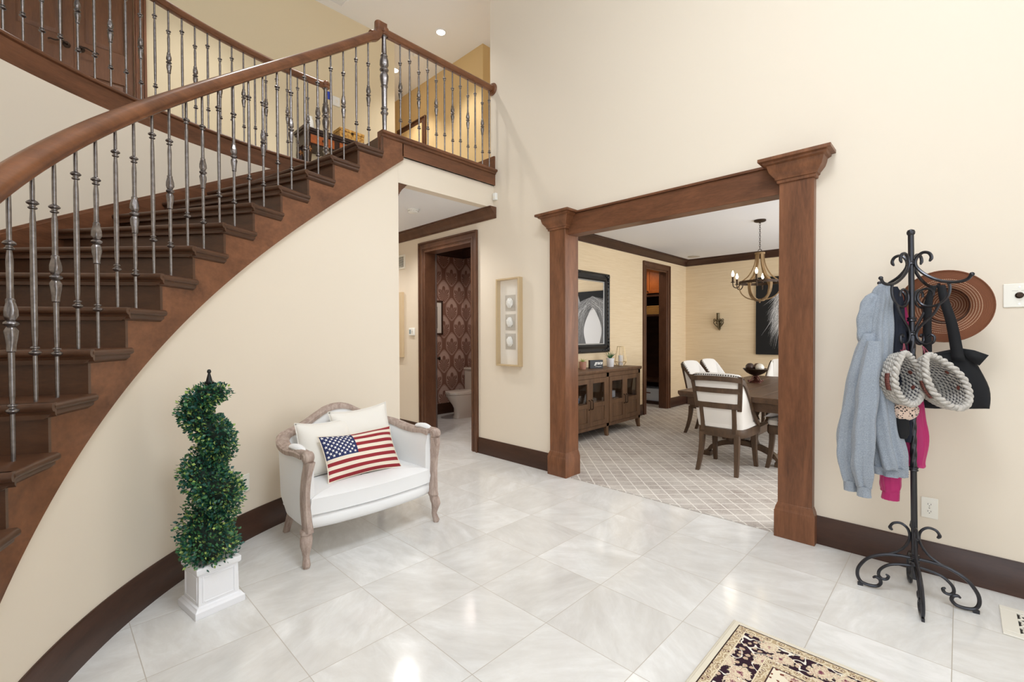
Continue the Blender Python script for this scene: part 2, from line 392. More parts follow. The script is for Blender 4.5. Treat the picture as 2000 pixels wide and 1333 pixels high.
struct('trim_hall_crown_left', MB().sweep([(XW-.01, 2.2985, 2.76), (-9, 2.2985, 2.76)], CROWN), M['wood_mid'], 'end of crown moulding under the landing', 'moulding')
struct('trim_dining_crown', MB().sweep([(XL, 3.65, ZD), (XL, YB, ZD), (1.2, YB, ZD)], CROWN), M['wood_dark'], 'dark crown moulding around the dining room', 'moulding')
mb = MB().sweep([(XL, 3.65, 0), (XL, 7.03, 0)], BASE).sweep([(XL, 8.01, 0), (XL, YB, 0), (1.2, YB, 0)], BASE)
struct('baseboard_dining', mb, M['wood_dark'], 'dark baseboard of the dining room', 'baseboard')
mb = MB().sweep([(-6.36, 3.65, 0), (-6.36, 5.26, 0), (-3.95, 5.26, 0)], BASE)
struct('baseboard_powder', mb, M['wood_dark'], 'dark baseboard of the powder room', 'baseboard')
mb = MB().sweep([(-6.36, 3.65, 2.87), (-6.36, 5.26, 2.87), (-3.95, 5.26, 2.87)], [(u*1.1, v*1.35) for u, v in CROWN])
struct('trim_powder_crown', mb, M['wood_dark'], 'dark crown moulding of the powder room', 'moulding')

def casing(a0, a1, ztop, z0=0, w=.10):
    """door casing in a plane: returns boxes as (a0,a1,z0,z1,depth)"""
    out = []
    for o_, i_, d in ((w, w-.022, .034), (w-.022, .03, .02), (.03, .012, .026), (.012, 0, .016)):
        out += [(a0-o_, a0-i_, z0, ztop+o_, d), (a1+i_, a1+o_, z0, ztop+o_, d), (a0-i_, a1+i_, ztop+i_, ztop+o_, d)]
    return out
mb = MB()
for a, b, z0, z1, d in casing(-5.02, -4.06, 2.46): mb.box(a, b, W1-d, W1, z0, z1)
mb.box(-5.025, -5.0, W1-.01, W1+.16, 0, 2.46).box(-4.08, -4.055, W1-.01, W1+.16, 0, 2.46).box(-5.0, -4.08, W1-.01, W1+.16, 2.43, 2.46)
struct('trim_powder_door', mb, M['wood_mid'], 'dark casing around the powder room doorway', 'door casing', bevel=.002)
mb = MB()
for a, b, z0, z1, d in casing(7.13, 7.91, 2.49): mb.box(XL, XL+d, a, b, z0, z1)
mb.box(XL-.14, XL+.005, 7.125, 7.15, 0, 2.49).box(XL-.14, XL+.005, 7.89, 7.915, 0, 2.49).box(XL-.14, XL+.005, 7.15, 7.89, 2.465, 2.49)
struct('trim_mudroom_door', mb, M['wood_mid'], 'dark casing around the mud room doorway', 'door casing', bevel=.002)
mb = MB()
for a, b, z0, z1, d in casing(-.21, .69, 5.288, 3.138): mb.box(XU, XU+d, a, b, z0, z1)
struct('trim_gallery_door', mb, M['wood'], 'brown casing around the upstairs double doors', 'door casing', bevel=.002)
mb = MB()
for a, b, z0, z1, d in casing(-7.44, -6.74, 5.06, 3.138): mb.box(a, b, 4.69-d, 4.69, z0, z1)
struct('trim_corridor_door', mb, M['wood_mid'], 'dark casing of the corridor door upstairs', 'door casing', bevel=.002)
struct('door_2', MB().box(-7.44, -6.74, 4.66, 4.689, 3.138, 5.06), M['wall_tan'], 'tan door at the end of the upstairs corridor', 'door')

# columns and beam of the dining opening
def column(name, x0, x1, lab):
    y0, y1 = 3.44, 3.645
    mb = MB().box(x0, x1, y0, y1, .0, 2.40)
    def ring(e, z): return [V((x0-e, y0-e, z)), V((x1+e, y0-e, z)), V((x1+e, y1+e*.3, z)), V((x0-e, y1+e*.3, z))]
    pl = [(.018, 0), (.018, .178), (.015, .182), (.012, .2), (.004, .222), (.0005, .232)]
    mb.loft([ring(e, z) for e, z in pl])
    cp = [(.001, 2.355), (.012, 2.357), (.014, 2.375), (.022, 2.378), (.024, 2.392), (.034, 2.404), (.05, 2.425), (.058, 2.45), (.062, 2.47), (.078, 2.478), (.082, 2.481), (.082, 2.492), (.105, 2.494), (.105, 2.516)]
    mb.loft([ring(e, z) for e, z in cp])
    return struct(name, mb, M['wood'], lab, 'column', bevel=.0025)
column('column_left', -2.85, -2.66, 'brown wooden column left of the dining opening')
column('column_right', -.87, -.672, 'brown wooden column by the coat rack')
mb = MB().box(-2.67, -.86, 3.487, 3.62, 2.30, 2.49).box(-2.67, -.86, 3.47, 3.63, 2.49, 2.508)
struct('beam', mb, M['wood_h'], 'brown wooden beam spanning the dining opening', 'beam', bevel=.003)
struct('trim_threshold', MB().box(-2.62, -.9, 3.475, 3.50, 0, .005), M['carpet'], 'carpet edge at the dining opening', 'threshold')

# landing and gallery edges
NOSE = [(0, 0), (.03, 0), (.036, -.006), (.038, -.015), (.036, -.024), (.028, -.03), (.018, -.032), (.016, -.042), (.008, -.05), (0, -.052)]
NOSEP = [(-.06, 0)]+NOSE[1:]+[(-.06, -.052)]
mb = MB().sweep([(XW+.03, CY+.02, Z2), (XW+.03, W1, Z2)], NOSEP)
mb.box(XW, XW+.03, CY+.24, W1, 3.0, Z2-.03)
mb.box(XW-.3, XW+.03, W1-.018, W1, Z2, Z2+.15)
struct('trim_landing', mb, M['wood_h'], 'brown nosing and fascia board along the landing edge', 'fascia')
th_g = [pi+radians(114)*i/60 for i in range(61)]
mb = MB().sweep([OP(t, RO+.045, Z2) for t in th_g], NOSEP, side=-1)
mb.loft([[OP(t, RO-.002+.025, 2.985), OP(t, RO+.06, 2.985), OP(t, RO+.06, Z2-.02), OP(t, RO-.002+.025, Z2-.02)] for t in th_g])
struct('trim_gallery', mb, M['wood_h'], 'brown nosing and fascia curving along the gallery edge', 'fascia')

# ------------------------------------------------------------------ staircase
st = thing('staircase', 'curved brown wooden staircase rising against the curved wall', 'staircase', (-2.2, .1, 0))
for kk in range(1, 18):
    z = Z2-kk*RISE; tf = TH0+kk*DTH; tb = TH0+(kk-1)*DTH-.012
    if kk < 17:
        # tread with rounded front nosing and moulding under it
        pts = [tb+(tf-tb)*i/6 for i in range(7)]
        ins = [SP(t, -.016, 0) for t in pts]; outs = [OP(t, RO+.03, 0) for t in pts]
        mb = MB()
        rings = []
        for a, b in zip(ins, outs):
            d = (b-a).normalized()
            prof = [(0.008, 0), (0, -.007), (-.002, -.015), (0, -.024), (.008, -.030), (.014, -.031), (.015, -.044), (.022, -.050), (.034, -.060)]
            rings.append([a+d*u+V((0, 0, z+v)) for u, v in prof]+[b+V((0, 0, z-.060)), b+V((0, 0, z))])
        mb.loft(rings)
        # front moulded edge
        a, b = SP(tf, -.016), OP(tf, RO+.03)
        a = a+V((0, 0, z)); b = b+V((0, 0, z))
        mb.sweep([a, b], [(-.01, 0), (.012, 0), (.019, -.006), (.021, -.015), (.019, -.024), (.011, -.031), (.002, -.033), (0, -.043), (-.01, -.052)], side=-1)
        mb.build('tread', M['wood_tread'], st, world=True, angle=50)
    # riser below tread kk-1 (its front), standing on tread kk
    tr = TH0+(kk-1)*DTH-.0110
    a, b = SP(tr, .0165), OP(tr, RO+.03); n = V((-(b-a).y, (b-a).x, 0)).normalized()*.018
    zt = Z2-(kk-1)*RISE-.04
    mb = MB(); vs = [V((q.x, q.y, zz)) for zz in (z-.001, zt) for q in (a, b, b-n, a-n)]
    mb.add(vs, [(0, 1, 2, 3), (4, 5, 6, 7), (0, 1, 5, 4), (1, 2, 6, 5), (2, 3, 7, 6), (3, 0, 4, 7)])
    mb.build('riser', M['wood_tread'], st, world=True)
rings = []
for kk in range(1, 18):
    z = Z2-kk*RISE; t1 = TH0+kk*DTH-.013; t0 = TH0+(kk-1)*DTH-.013
    for i in range(7):
        t = t0+(t1-t0)*i/6+(1e-5 if i == 0 else 0); zl = max(0, nosz(t)-.40); zu = max(zl+.002, z-.035 if i < 7 else z)
        if i == 0: pass
        rings.append([SP(t, .018, zl), SP(t, .06, zl), SP(t, .06, zu), SP(t, .018, zu)])
mb = MB()
# straight end meeting the landing fascia
pre = []
for y in (2.337, 2.298, 2.25, 2.2, 2.15, CY+.02):
    zl = min(3.0, Z2-.40+(y-CY)/.232*RISE); pre.append([V((XW+.03, y, zl)), V((XW-.02, y, zl)), V((XW-.02, y, Z2-.03)), V((XW+.03, y, Z2-.03))])
mb.loft(pre+rings)
mb.build('stringer', M['wood_string'], st, world=True, angle=30)
mb = MB(); rings = []
for i in range(90):
    t = TH0-.0+(THB-TH0)*i/89; zz = nosz(t); zt = min(zz+.085, 3.0)
    zl = max(0, zz-.42)
    rings.append([OP(t, RO-.002, zl), OP(t, RO+.02, zl), OP(t, RO+.02, max(zt, .2)), OP(t, RO+.006, max(zt, .2)), OP(t, RO+.004, max(zt, .2)-.018), OP(t, RO-.002, max(zt, .2)-.022)])
mb.loft(rings).build('skirt_board', M['wood_h'], st, world=True)

# ------------------------------------------------------------------ railings
def kn(z, r=.0175, h=.030):                   # a double-ring collar
    return [(.0065, z-h*.62), (r*.74, z-h*.5), (r*.78, z-h*.38), (.0085, z-h*.25), (.009, z-h*.1), (r, z+h*.1), (r*1.02, z+h*.22), (r*.8, z+h*.38), (.0068, z+h*.55)]
def prof_plain(h):
    p = [(.0062, 0), (.0068, .05)]+[(r, .186-(z-.186)) for r, z in reversed(kn(.186))]+[(.0088, .24), (.0098, h*.5), (.0086, h-.17)]+kn(h-.113)+[(.0072, h-.05), (.0064, h)]
    return p
def prof_orn(h):
    lo = [(.0062, 0), (.0068, .05)]+[(r, .178-(z-.178)) for r, z in reversed(kn(.178))]+[(.0082, .23), (.0086, .372)]
    orn = [(.0125, .376), (.0118, .384), (.0125, .40), (.0165, .425), (.0178, .445), (.0130, .456), (.0098, .460), (.0165, .464), (.0195, .470), (.0165, .476), (.0098, .480), (.0130, .484), (.0182, .497), (.0172, .517), (.0128, .538), (.0118, .545), (.0128, .552), (.0092, .556)]
    return lo+orn+[(.0086, .60), (.0098, .68), (.0088, h-.23)]+kn(h-.19)+[(.0072, h-.08), (.0064, h)]
HP, HO, HL = .835, .928, .862
def leafmod(lo, hi):
    def f(a, j, z): return 1+(.10*cos(5*a+14*sin((z-lo)*22)) if lo < z < hi else 0)
    return f
bal_p = MB().lathe(prof_plain(HP), 12); bal_o = MB().lathe(prof_orn(HO), 20, mod=leafmod(.376, .552))
def newel_profile(h, s=1.0):
    p = [(.017, 0), (.019, .04), (.022, .16)]+[(.024, .168), (.034, .178), (.036, .188), (.026, .196), (.024, .212), (.031, .218), (.033, .226), (.024, .236)]
    p += [(.024, .25), (.026, .40), (.027, .42), (.034, .428), (.028, .436), (.030, .45), (.038, .49), (.040, .525), (.030, .555), (.025, .562), (.037, .570), (.042, .58), (.037, .59), (.025, .598), (.032, .606), (.041, .625), (.038, .67), (.029, .70), (.034, .708), (.026, .716)]
    p += [(.024, .73), (.019, .86*1.0), (.022, .868), (.026, .876), (.022, .884), (.030, .892), (.034, .90)]
    return [(r*s, z*h/.90) for r, z in p]
def fl(a, j, z): return 1+.06*cos(9*a)
RAILP = [(-.018, 0), (-.026, .006), (-.027, .014), (-.033, .022), (-.036, .034), (-.033, .05), (-.022, .061), (0, .066), (.022, .061), (.033, .05), (.036, .034), (.033, .022), (.027, .014), (.026, .006), (.018, 0)]
class Bal:                                    # balusters share two meshes
    def __init__(s): s.p = s.o = None
    def put(s, parent, pos, orn, h=None):
        if orn:
            if s.o is None: s.o = bal_o.build('baluster', M['pewter'], parent); o = s.o
            else: o = s.o.copy(); COL.objects.link(o); o.parent = parent
        else:
            if s.p is None: s.p = bal_p.build('baluster', M['pewter'], parent); o = s.p
            else: o = s.p.copy(); COL.objects.link(o); o.parent = parent
        o.name = 'baluster'; o.location = V(pos)-parent.location
        o.scale = (1, 1, (h/(HO if orn else HP)) if h else 1); o.rotation_euler = (0, 0, random.random()*6)
        return o
BAL = Bal()
RZ = Z2+HL                                    # underside of the level rails
# stair railing
rt = thing('stair_railing', 'curved brown handrail with pewter balusters climbing the stairs', 'railing', tuple(SP(TH0+16.5*DTH, .06)))
path = [SP(t, .06, nosz(t)+.797) for t in [TH0+16.7*DTH+(TH0+.14*DTH-TH0-16.7*DTH)*i/110 for i in range(111)]]
t = TH0+.55*DTH; e = SP(t, .06, nosz(t)+.797)
NX, NY = -3.705, 2.165                        # corner newel
SRP = [(u*1.15, v*1.4) for u, v in RAILP]
mb = MB().sweep(path, SRP)
gp = [path[-1]]+[V((NX+.005, y, z)) for y, z in ((2.092, RZ-.078), (2.112, RZ-.060), (2.128, RZ-.036), (2.138, RZ-.008), (2.142, RZ+.02), (2.142, RZ+.05), (2.142, RZ+.095))]
rings = []
for i, q in enumerate(gp):
    t = (gp[min(i+1, len(gp)-1)]-gp[max(i-1, 0)]).normalized(); u = V((1, 0, 0)); v = u.cross(t)
    if v.z < 0 and i < 5: v = -v
    if i >= 5: v = V((0, -1, 0))
    pass
    f_ = i/(len(gp)-1); rings.append([q+u*a_*(1.15-.15*f_)+v*b_*(1.4-.4*f_ if i < 3 else 1.12-.12*f_) for a_, b_ in RAILP])
mb.loft(rings)
mb.box(NX-.029, NX+.039, 2.11, 2.176, RZ+.02, RZ+.095)
mb.build('handrail', M['wood_rail'], rt, world=True, bevel=.004, angle=45)
for kk in range(1, 17):
    for fr, orn in ((.19, False), (.68, True)):
        t = TH0+(kk-fr)*DTH; q = SP(t, .06, Z2-kk*RISE)
        BAL.put(rt, q, orn)
t = TH0+16.75*DTH
mb = MB().lathe(newel_profile(.97, 1.1), 18, Matrix.Translation(SP(t, .06, 0))); mb.build('newel', M['pewter'], rt, world=True)
MB().lathe([(.045, .962), (.05, .97), (.05, 1.03), (.04, 1.045)], 20, Matrix.Translation(SP(t, .06, 0))).build('newel_cap', M['wood_rail'], rt, world=True)
# landing railing
lt = thing('landing_railing', 'level brown handrail with pewter balusters across the landing edge', 'railing', (NX, NY, Z2))
MB().lathe(newel_profile(HL+.01, .95), 20, Matrix.Translation((NX, NY, Z2)), mod=lambda a, j, z: 1+(.05*cos(8*a) if Z2+.25 < z < Z2+.85 or True else 0)).build('newel', M['pewter'], lt, world=True)
MB().lathe([(.036, 0), (.042, .006), (.042, .018), (.038, .024), (.044, .034), (.044, .058), (.036, .07)], 24, Matrix.Translation((NX, NY, RZ))).build('newel_cap', M['wood_rail'], lt, world=True)
MB().sweep([(NX, NY+.02, RZ), (NX, W1-.02, RZ)], RAILP).build('handrail', M['wood_rail'], lt, world=True, angle=45)
mb = MB().lathe([(.05, 0), (.066, 0), (.068, .008), (.062, .016), (.058, .022), (.03, .026)], 28, Matrix.Translation((NX, W1, RZ+.03)) @ Matrix.Rotation(pi/2, 4, 'X'))
mb.build('rosette', M['wood_rail'], lt, world=True)
for i in range(12):
    BAL.put(lt, (NX, 2.33+.1013*i, Z2), i % 2 == 0, HL)
# gallery railing
gt = thing('gallery_railing', 'curved brown handrail with pewter balusters along the upstairs gallery', 'railing', tuple(OP(pi, RO+.08, Z2)))
GR = RO+.075
ga = [radians(179.2)+radians(110-0)*i/90 for i in range(91)]
MB().sweep([OP(t, GR, RZ) for t in ga], RAILP).build('handrail', M['wood_rail'], gt, world=True, angle=45)
q = OP(radians(178.6), GR, 0)
MB().lathe(newel_profile(HL+.01, .95), 20, Matrix.Translation((q.x, q.y, Z2)), mod=fl).build('newel', M['pewter'], gt, world=True)
MB().lathe([(.036, 0), (.042, .006), (.042, .018), (.038, .024), (.044, .034), (.044, .058), (.036, .07)], 24, Matrix.Translation((q.x, q.y, RZ))).build('newel_cap', M['wood_rail'], gt, world=True)
for i in range(-22, 36):
    d = 219.95-1.737*i
    if 180.2 < d < 258: BAL.put(gt, OP(radians(d), GR, Z2), i % 2 == 0, HL)

# upstairs double doors
def panel_leaf(name, lab, y0, y1, x, z0, h, hand, lever_mat):
    mb = MB().box(x-.02, x+.0, y0, y1, z0, z0+h)
    s = .075
    for a, b in ((0, .16), (.76, 1.06), (h-.12, h)): mb.box(x, x+.014, y0, y1, z0+a, z0+b)
    for a, b in ((y0, y0+s), (y1-s, y1)): mb.box(x, x+.0138, a, b, z0, z0+h)
    for a, b in ((.16, .76), (1.06, h-.12)):
        mb.loft([[V((x+d, y0+s+e, z0+a+e)), V((x+d, y1-s-e, z0+a+e)), V((x+d, y1-s-e, z0+b-e)), V((x+d, y0+s+e, z0+b-e))] for d, e in ((.001, .012), (.004, .018), (.011, .045), (.011, .05))])
    o = struct(name, mb, M['wood_door'], lab, 'door', bevel=.0015)
    yy = y0+.05 if hand > 0 else y1-.05
    m2 = MB().lathe([(.03, 0), (.03, .006), (.02, .012), (.011, .016), (.011, .05)], 16, Matrix.Translation((x+.014, yy, z0+.99)) @ Matrix.Rotation(pi/2, 4, 'Y'))
    pts = spline([(x+.058, yy, z0+.99), (x+.062, yy+hand*.035, z0+.995), (x+.062, yy+hand*.08, z0+.98), (x+.062, yy+hand*.11, z0+.982), (x+.06, yy+hand*.125, z0+.972)], 5)
    m2.tube(pts, .007, 8); m2.build('lever_handle', lever_mat, o)
    return o
panel_leaf('door_1', 'right leaf of the upstairs brown double doors', .2435, .688, XU-.03, 3.14, 2.145, 1, M['bronze'])
panel_leaf('door_1', 'left leaf of the upstairs brown double doors', -.208, .2425, XU-.03, 3.14, 2.145, -1, M['bronze'])
# powder room door leaf, swung inwards
mdir = Matrix.Translation((-5.0, 3.66, 0)) @ Matrix.Rotation(atan2(.575, -.82), 4, 'Z')
mb = MB().box(.0, .88, -.02, .02, .01, 2.43, mdir)
o = struct('door_4', mb, M['wood_dark'], 'dark powder room door swung open, seen edge on', 'door', bevel=.003)
kb = MB()
for s_ in (-1, 1):
    kb.lathe([(.012, 0), (.012, .03), (.026, .04), (.03, .055), (.022, .068), (.004, .07)], 16, mdir @ Matrix.Translation((.82, s_*.02, 1.0)) @ Matrix.Rotation(-s_*pi/2, 4, 'X'))
kb.build('door_knob', M['bronze'], o)
# ================================================================== foyer things
M['fabric'] = plain('linen_white', rgb(237, 237, 237), .9, bump=(400, .08, .001), sheen=.2)
M['fabric2'] = plain('cotton_cream', rgb(236, 232, 224), .92, bump=(300, .08, .001), sheen=.2)
M['driftwood'] = wood('limed_wood', rgb(138, 116, 106), rgb(200, 182, 170), .6, (5, 5, 1.2), 6)
M['flag_red'] = plain('flag_red', rgb(148, 40, 48), .9); M['flag_white'] = plain('flag_cream', rgb(234, 222, 204), .9)
M['flag_blue'] = plain('flag_navy', rgb(38, 46, 92), .9); M['star'] = plain('star_white', rgb(240, 238, 235), .9)
M['planter'] = plain('planter_white', rgb(240, 240, 243), .45)
M['leaf1'] = plain('leaf_deep', rgb(42, 88, 76), .25); M['leaf2'] = plain('leaf_mid', rgb(72, 120, 74), .25); M['leaf3'] = plain('leaf_lime', rgb(160, 182, 96), .35)
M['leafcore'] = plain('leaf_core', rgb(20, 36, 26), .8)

# ---- spiral topiary
tp = thing('topiary', 'spiral boxwood topiary in a white square planter by the curved wall', 'potted topiary', (-2.712, .585, 0), radians(8))
pm = MB()
pm.loft([[V((sx*w, sy*w, z)) for sx, sy in ((-1, -1), (1, -1), (1, 1), (-1, 1))] for w, z in ((.112, 0), (.112, .032), (.104, .040), (.100, .048), (.091, .05), (.089, .20), (.095, .202), (.1, .21), (.1, .232), (.094, .236), (.08, .236), (.08, .22))])
for i in range(4):
    m = Matrix.Rotation(i*pi/2, 4, 'Z')
    for a, b, c, d in ((-.074, -.066, .062, .19), (.066, .074, .062, .19), (-.066, .066, .062, .07), (-.066, .066, .182, .19)):
        pm.box(a, b, -.0935, -.088, c, d, m)
pm.build('planter', M['planter'], tp, bevel=.002)
fm = MB().lathe([(.018, 0), (.020, .008), (.015, .012), (.011, .03), (.006, .05), (.0055, .054), (.009, .058), (.0095, .065), (.006, .072), (.001, .074)], 14, Matrix.Translation((.0, .0, 1.115)))
fm.build('finial', M['black'], tp)
MB().tube([(0, 0, .2), (0, 0, 1.12)], .008, 8).build('stem', M['leafcore'], tp)
r_ = V((.715, .699, 0)); d_ = V((-.699, .715, 0))
inv = Matrix.Rotation(-radians(8), 4, 'Z')
S = 1/413.
key = [(24, 770, 18, .02), (-6, 778, 30, -.02), (-22, 803, 34, -.035), (-2, 832, 35, -.03), (16, 856, 36, .0), (6, 882, 38, .035), (-15, 914, 43, .0), (2, 938, 44, -.045), (24, 962, 44, 0), (2, 992, 50, .04), (-14, 1028, 54, 0), (2, 1052, 55, -.03), (2, 1072, 58, 0)]
ctr = spline([(x*S, dd, 1.36-(y-653)/413.*1.0) for x, y, rr, dd in key], 6)
rad = [q.x for q in spline([(rr*S, 0, 0) for x, y, rr, dd in key], 6)]
z_hi, z_lo = 1.072, .285
za, zb = ctr[0].z, ctr[-1].z
ctr = [(r_*q.x+d_*q.y)+V((0, 0, z_lo+(q.z-zb)/(za-zb)*(z_hi-z_lo))) for q in ctr]
ctr = [inv @ q for q in ctr]
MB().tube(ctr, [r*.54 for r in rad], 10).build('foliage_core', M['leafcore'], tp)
lf = MB()
for n_ in range(10500):
    i = random.random()**.85*(len(ctr)-1); i0 = int(i); t = i-i0; c = ctr[i0].lerp(ctr[min(i0+1, len(ctr)-1)], t); r = rad[i0]
    while True:
        u = V((random.uniform(-1, 1), random.uniform(-1, 1), random.uniform(-1, 1)))
        if .1 < u.length < 1: break
    u.normalize(); rr = r*random.uniform(.62, .99)
    p = c+u*rr
    if p.z < .215: continue
    ok = True
    d = (u+V((random.uniform(-.8, .8), random.uniform(-.8, .8), random.uniform(-.6, .8)))).normalized()
    s = d.cross(V((random.random(), random.random(), random.random()))).normalized(); nn = d.cross(s)
    L = random.uniform(.014, .022); w = L*.38
    lf.mat(random.choices((0, 1, 2), (5, 3, 1.1))[0])
    lf.add([p, p+d*L*.5+s*w+nn*.0015, p+d*L, p+d*L*.5-s*w+nn*.0015, p+d*L*.5-nn*.001], [(0, 1, 2, 4), (0, 4, 2, 3)])
tag(lf.build('foliage', [M['leaf1'], M['leaf2'], M['leaf3']], tp, smooth=False, recalc=False), kind='stuff')

# ---- settee
se = thing('settee', 'small white upholstered settee with carved limed wood frame by the curved wall', 'settee', (-3.03, 1.52, 0), radians(90))
half = [(.462, -.285, .655), (.470, -.20, .660), (.472, -.08, .648), (.466, .04, .652), (.452, .13, .668), (.41, .215, .69), (.34, .262, .705), (.25, .283, .735), (.16, .292, .785), (.08, .297, .825), (0, .299, .838)]
pl = [V(q) for q in half]+[V((-x, y, z)) for x, y, z in reversed(half[:-1])]
tub = spline(pl, 5)
def tubn(i):
    a, b = tub[max(i-1, 0)], tub[min(i+1, len(tub)-1)]; d = V((b.x-a.x, b.y-a.y, 0)).normalized(); return V((d.y, -d.x, 0))
rings = []
for i, q in enumerate(tub):
    n = tubn(i)                                   # outward
    b = V((q.x, q.y, 0))
    bo = V((q.x*.93, q.y*.90+(-.02 if q.y < 0 else 0), 0))
    zt = q.z-.012
    rings.append([bo+V((0, 0, .205)), b*.985+n*.004+V((0, 0, .32)), b+n*.006+V((0, 0, zt-.05)), b+n*.0+V((0, 0, zt)), b-n*.045+V((0, 0, zt)), b-n*.062+V((0, 0, zt-.08)), b-n*.065+V((0, 0, .36)), b-n*.05+V((0, 0, .25))])
MB().loft(rings).build('shell_upholstery', M['fabric'], se, angle=60)
pr = []
for i, q in enumerate(tub):
    n = tubn(i); c = V((q.x, q.y, q.z))-n*.02
    pr.append([c+n*a+V((0, 0, b)) for a, b in ((.040, -.022), (.043, .004), (.032, .014), (.022, .010), (.008, .020), (-.009, .018), (-.018, .010), (-.028, .013), (-.038, .002), (-.036, -.022))])
MB().loft(pr).build('top_rail', M['driftwood'], se, angle=50)
for sx in (-1, 1):
    # front arm post with scroll, cabriole leg, arm pad
    pm = MB()
    prof = spline([(-.305, .205), (-.300, .27), (-.292, .36), (-.298, .45), (-.315, .53), (-.330, .58), (-.335, .62)], 5)
    wid = [.030, .034, .034, .034, .03, .031, .034, .036]
    rr = []
    for i, q in enumerate(prof):
        t = i/(len(prof)-1); w = .054-.010*sin(pi*t); dd = .03
        xo = .445+.012*sin(t*pi)
        rr.append([V((sx*xo+a*w*.9, q.x+b, q.y)) for a, b in ((-.5, -.02), (-.3, -.034), (.3, -.034), (.5, -.02), (.5, dd), (-.5, dd))])
    pm.loft(rr)
    pm.lathe([(.004, -.027), (.018, -.028), (.03, -.025), (.034, -.018), (.034, .018), (.03, .025), (.018, .028), (.004, .027)], 20, Matrix.Translation((sx*.452, -.325, .648)) @ Matrix.Rotation(pi/2, 4, 'Y'))
    for a in (-1, 1):
        pts = [(sx*.452+a*.028, -.325+.022*(1-t*.6)*cos(4*pi*t), .648+.022*(1-t*.6)*sin(4*pi*t)) for t in [i/24 for i in range(25)]]
        pm.tube(pts, .0035, 6)
    arm = spline([(sx*.456, -.325, .668), (sx*.462, -.27, .664), (sx*.464, -.2, .668)], 4)
    pm.tube(arm, .022, 10)
    pm.build('arm_post', M['driftwood'], se, angle=50)
    ap = MB(); c = spline([(sx*.452, -.265, .676), (sx*.456, -.17, .682), (sx*.456, -.07, .672)], 6)
    ap.tube(c, [.006, .02, .024, .026, .027, .028, .028, .027, .026, .025, .023, .018, .008], 12, flat=.75)
    ap.build('arm_pad', M['fabric'], se)
    lg = MB(); rr = []
    for x, y, z, w in ((.452, -.292, .215, .036), (.454, -.297, .195, .036), (.454, -.297, .19, .031), (.458, -.305, .165, .035), (.463, -.314, .135, .033), (.460, -.306, .095, .024), (.457, -.298, .06, .018), (.460, -.308, .035, .021), (.463, -.316, .016, .023), (.462, -.314, .0, .018)):
        rr.append([V((sx*x+w*cos(a), y+w*sin(a), z)) for a in [2*pi*i/14 for i in range(14)]])
    lg.loft(rr); lg.build('leg', M['driftwood'], se, angle=50)
    lg = MB(); rr = []
    for x, y, z, w in ((.33, .235, .24, .026), (.34, .25, .14, .022), (.355, .275, .05, .019), (.362, .29, 0, .018)):
        rr.append([V((sx*x+w*a, y+w*b, z)) for a, b in ((-1, -1), (1, -1), (1, 1), (-1, 1))])
    lg.loft(rr); lg.build('leg', M['driftwood'], se, bevel=.004)
# seat rail and cushion
fr = [(-.425, -.27), (-.3, -.30), (-.15, -.315), (0, -.32), (.15, -.315), (.3, -.30), (.425, -.27)]
sp = spline(fr, 4)
rings = [[V((q.x, q.y+a, z)) for a, z in ((.0, .205), (-.012, .225), (-.014, .262), (.0, .28), (.12, .28), (.12, .205))] for q in sp]
MB().loft(rings).build('seat_rail', M['fabric'], se, angle=60)
MB().box(-.40, .40, -.22, .24, .21, .28).build('seat_deck', M['fabric'], se, bevel=.01)
def cushion(mb, outline, z0, z1, crown=.018, r=.022, nr=5):
    n = len(outline); cx = sum(p[0] for p in outline)/n; cy = sum(p[1] for p in outline)/n
    def ring(ins, z): return [V((cx+(x-cx)*(1-ins/max(.05, hypot(x-cx, y-cy))), cy+(y-cy)*(1-ins/max(.05, hypot(x-cx, y-cy))), z)) for x, y in outline]
    rs = [ring(.30, z0-.0), ring(.12, z0), ring(.018, z0), ring(.008, z0+.003), ring(.004, z0-.0+.007), ring(-.003, z0+.009), ring(-.001, z0+.014), ring(-.008, (z0+z1)/2), ring(-.001, z1-.014), ring(-.003, z1-.009), ring(.004, z1-.006), ring(.02, z1+.001), ring(.1, z1+crown*.8), ring(.22, z1+crown), ring(.35, z1+crown)]
    return mb.loft(rs)
out = []
for q in spline([(-.405, -.295), (-.25, -.32), (0, -.335), (.25, -.32), (.405, -.295), (.418, -.27), (.415, -.05), (.40, .14), (.33, .20), (0, .225), (-.33, .20), (-.40, .14), (-.415, -.05), (-.418, -.27)], 5, True): out.append((q.x, q.y))
cushion(MB(), out, .285, .395).build('seat_cushion', M['fabric'], se, angle=70)

